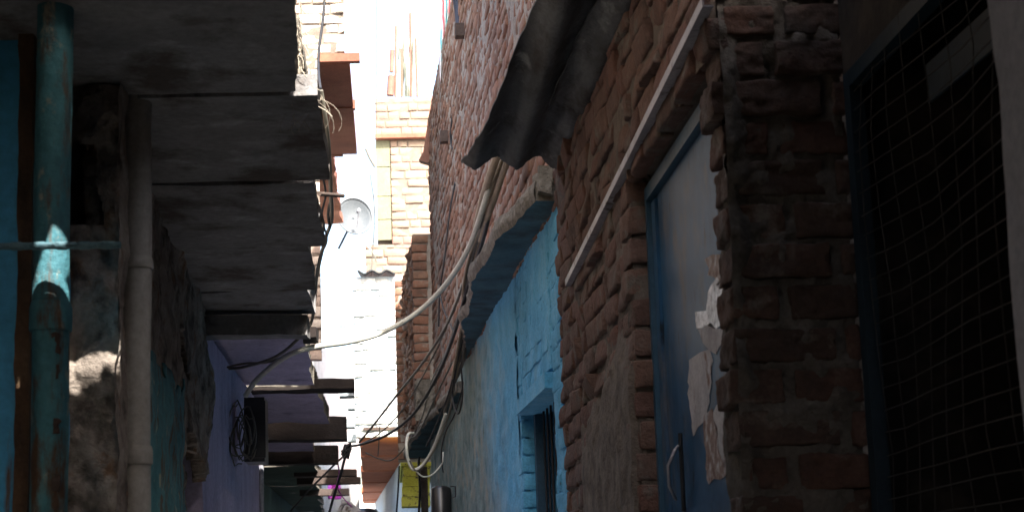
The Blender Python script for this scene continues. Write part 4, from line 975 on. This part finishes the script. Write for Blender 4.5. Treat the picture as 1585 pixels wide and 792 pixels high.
# short stick out of slab edge
mb = MB(); mb.tube([W(494, 300, 5.2), W(531, 303, 5.9)], .008, 8); tag(mb.build('stick', M_wood, base=tuple(W(494, 300, 5.2))), 'short dark stick poking out of the slab edge near the dish', 'stick')
# roots and dry grass on the ragged edge of the first slab
mb = MB(); rr = random.Random(12)
for k in range(46):
    py = rr.uniform(-10, 150); Yk = 2400 * 1.24 / (900 - py) * 1.0; a = W(465 + rr.uniform(-5, 3), py, Yk); L = rr.uniform(.02, .10) * (1.5 if py > 110 else .7)
    pts = [a]
    d = Vector((rr.uniform(-.1, .25), rr.uniform(-.2, .2), -1))
    for i in range(5): d += Vector((rr.uniform(-.5, .5), rr.uniform(-.3, .3), rr.uniform(-.2, .3))); pts.append(pts[-1] + d.normalized() * L / 5)
    mb.tube(pts, .0012, 4)
for k in range(9):
    a = W(478 + rr.uniform(-6, 18), rr.uniform(135, 150), 3.9); ph_ = rr.uniform(0, 6); Lr = rr.uniform(.03, .06); cxr = rr.uniform(-.3, .9)
    pts = [a + Vector((Lr * (math.sin(i * .45 + ph_) - math.sin(ph_)) * .8 + i * .003 * cxr, .01 * math.sin(i), -.011 * i + .012 * math.sin(i * .6))) for i in range(9)]; mb.tube(pts, .0006, 4)
tag(mb.build('dry_roots', M_root, base=tuple(W(470, 140, 3.9))), 'wisps of dry roots and fibre trailing off the ragged slab edge', 'dry grass', kind='stuff')

# ================================================================== added cover and end wall that shape the light, and a side house
cv = thing('light_shaping_cover', 'dark tarpaulin added unseen over the near lane to shape sun and shade', 'blocker', (0, 0, 3.0))  # unseen cover, added to darken the near lane and shape sun flecks
mb = MB(); T0, T1 = ze(1.45), ze(1.47)
gxn, gyn = 110, 360
xx, yy = np.meshgrid(np.linspace(-1.1, .98, gxn), np.linspace(-4, 3.02, gyn), indexing='ij')
P3 = np.stack([xx.ravel(), yy.ravel(), ze(1.46) + .02 * fbm(np.stack([xx.ravel(), yy.ravel(), xx.ravel() * 0], 1), 1.5, 3, 5)], 1)
cx = (xx[:-1, :-1] + xx[1:, 1:]) / 2; cyv = (yy[:-1, :-1] + yy[1:, 1:]) / 2
q = .022 * fbm(np.stack([cx.ravel(), cyv.ravel(), cx.ravel() * 0], 1), 9, 2, 44).reshape(cx.shape)
h1 = (np.abs(cx + .385) < .075 + q) & (np.abs(cyv - 2.80) < .085 + q - .5 * (cx + .385))  # first two holes placed to throw sun flecks on pillar and pipe
h2 = (np.abs(cx + .385) < .042 + q * .6) & (np.abs(cyv - 2.335) < .08 + q * .5 - .5 * (cx + .415))
h4 = (np.abs(cx + .84) < .20 + q) & (np.abs(cyv - .85) < .55 + q)  # hole added so skylight reaches the painted corner
h3 = (np.abs(cx - .50) < .32 + q) & (np.abs(cyv - .30) < .62 + q)  # hole added to put sun on the ground for bounce light
mb.grid(P3, gxn, gyn, 0, .5, ~(h1 | h2 | h3 | h4))
mb.build('sheet', M_blocker, cv)
mb = MB(); mb.box(-3, 3, -4.3, -4, 0, ze(2.5)); tag(mb.build('added_end_wall', M_plaster, base=(0, -4.2, 0)), 'unseen wall added behind the viewer to darken the lane', 'wall')  # added out of view to keep light from behind out of the lane
mb = MB(); mb.box(1.02, 4, -4, 1.84, 0, ze(2.2)); tag(mb.build('side_house', M_plaster, base=(2, -1, 0)), 'plain house beside the viewer at the right', 'house')
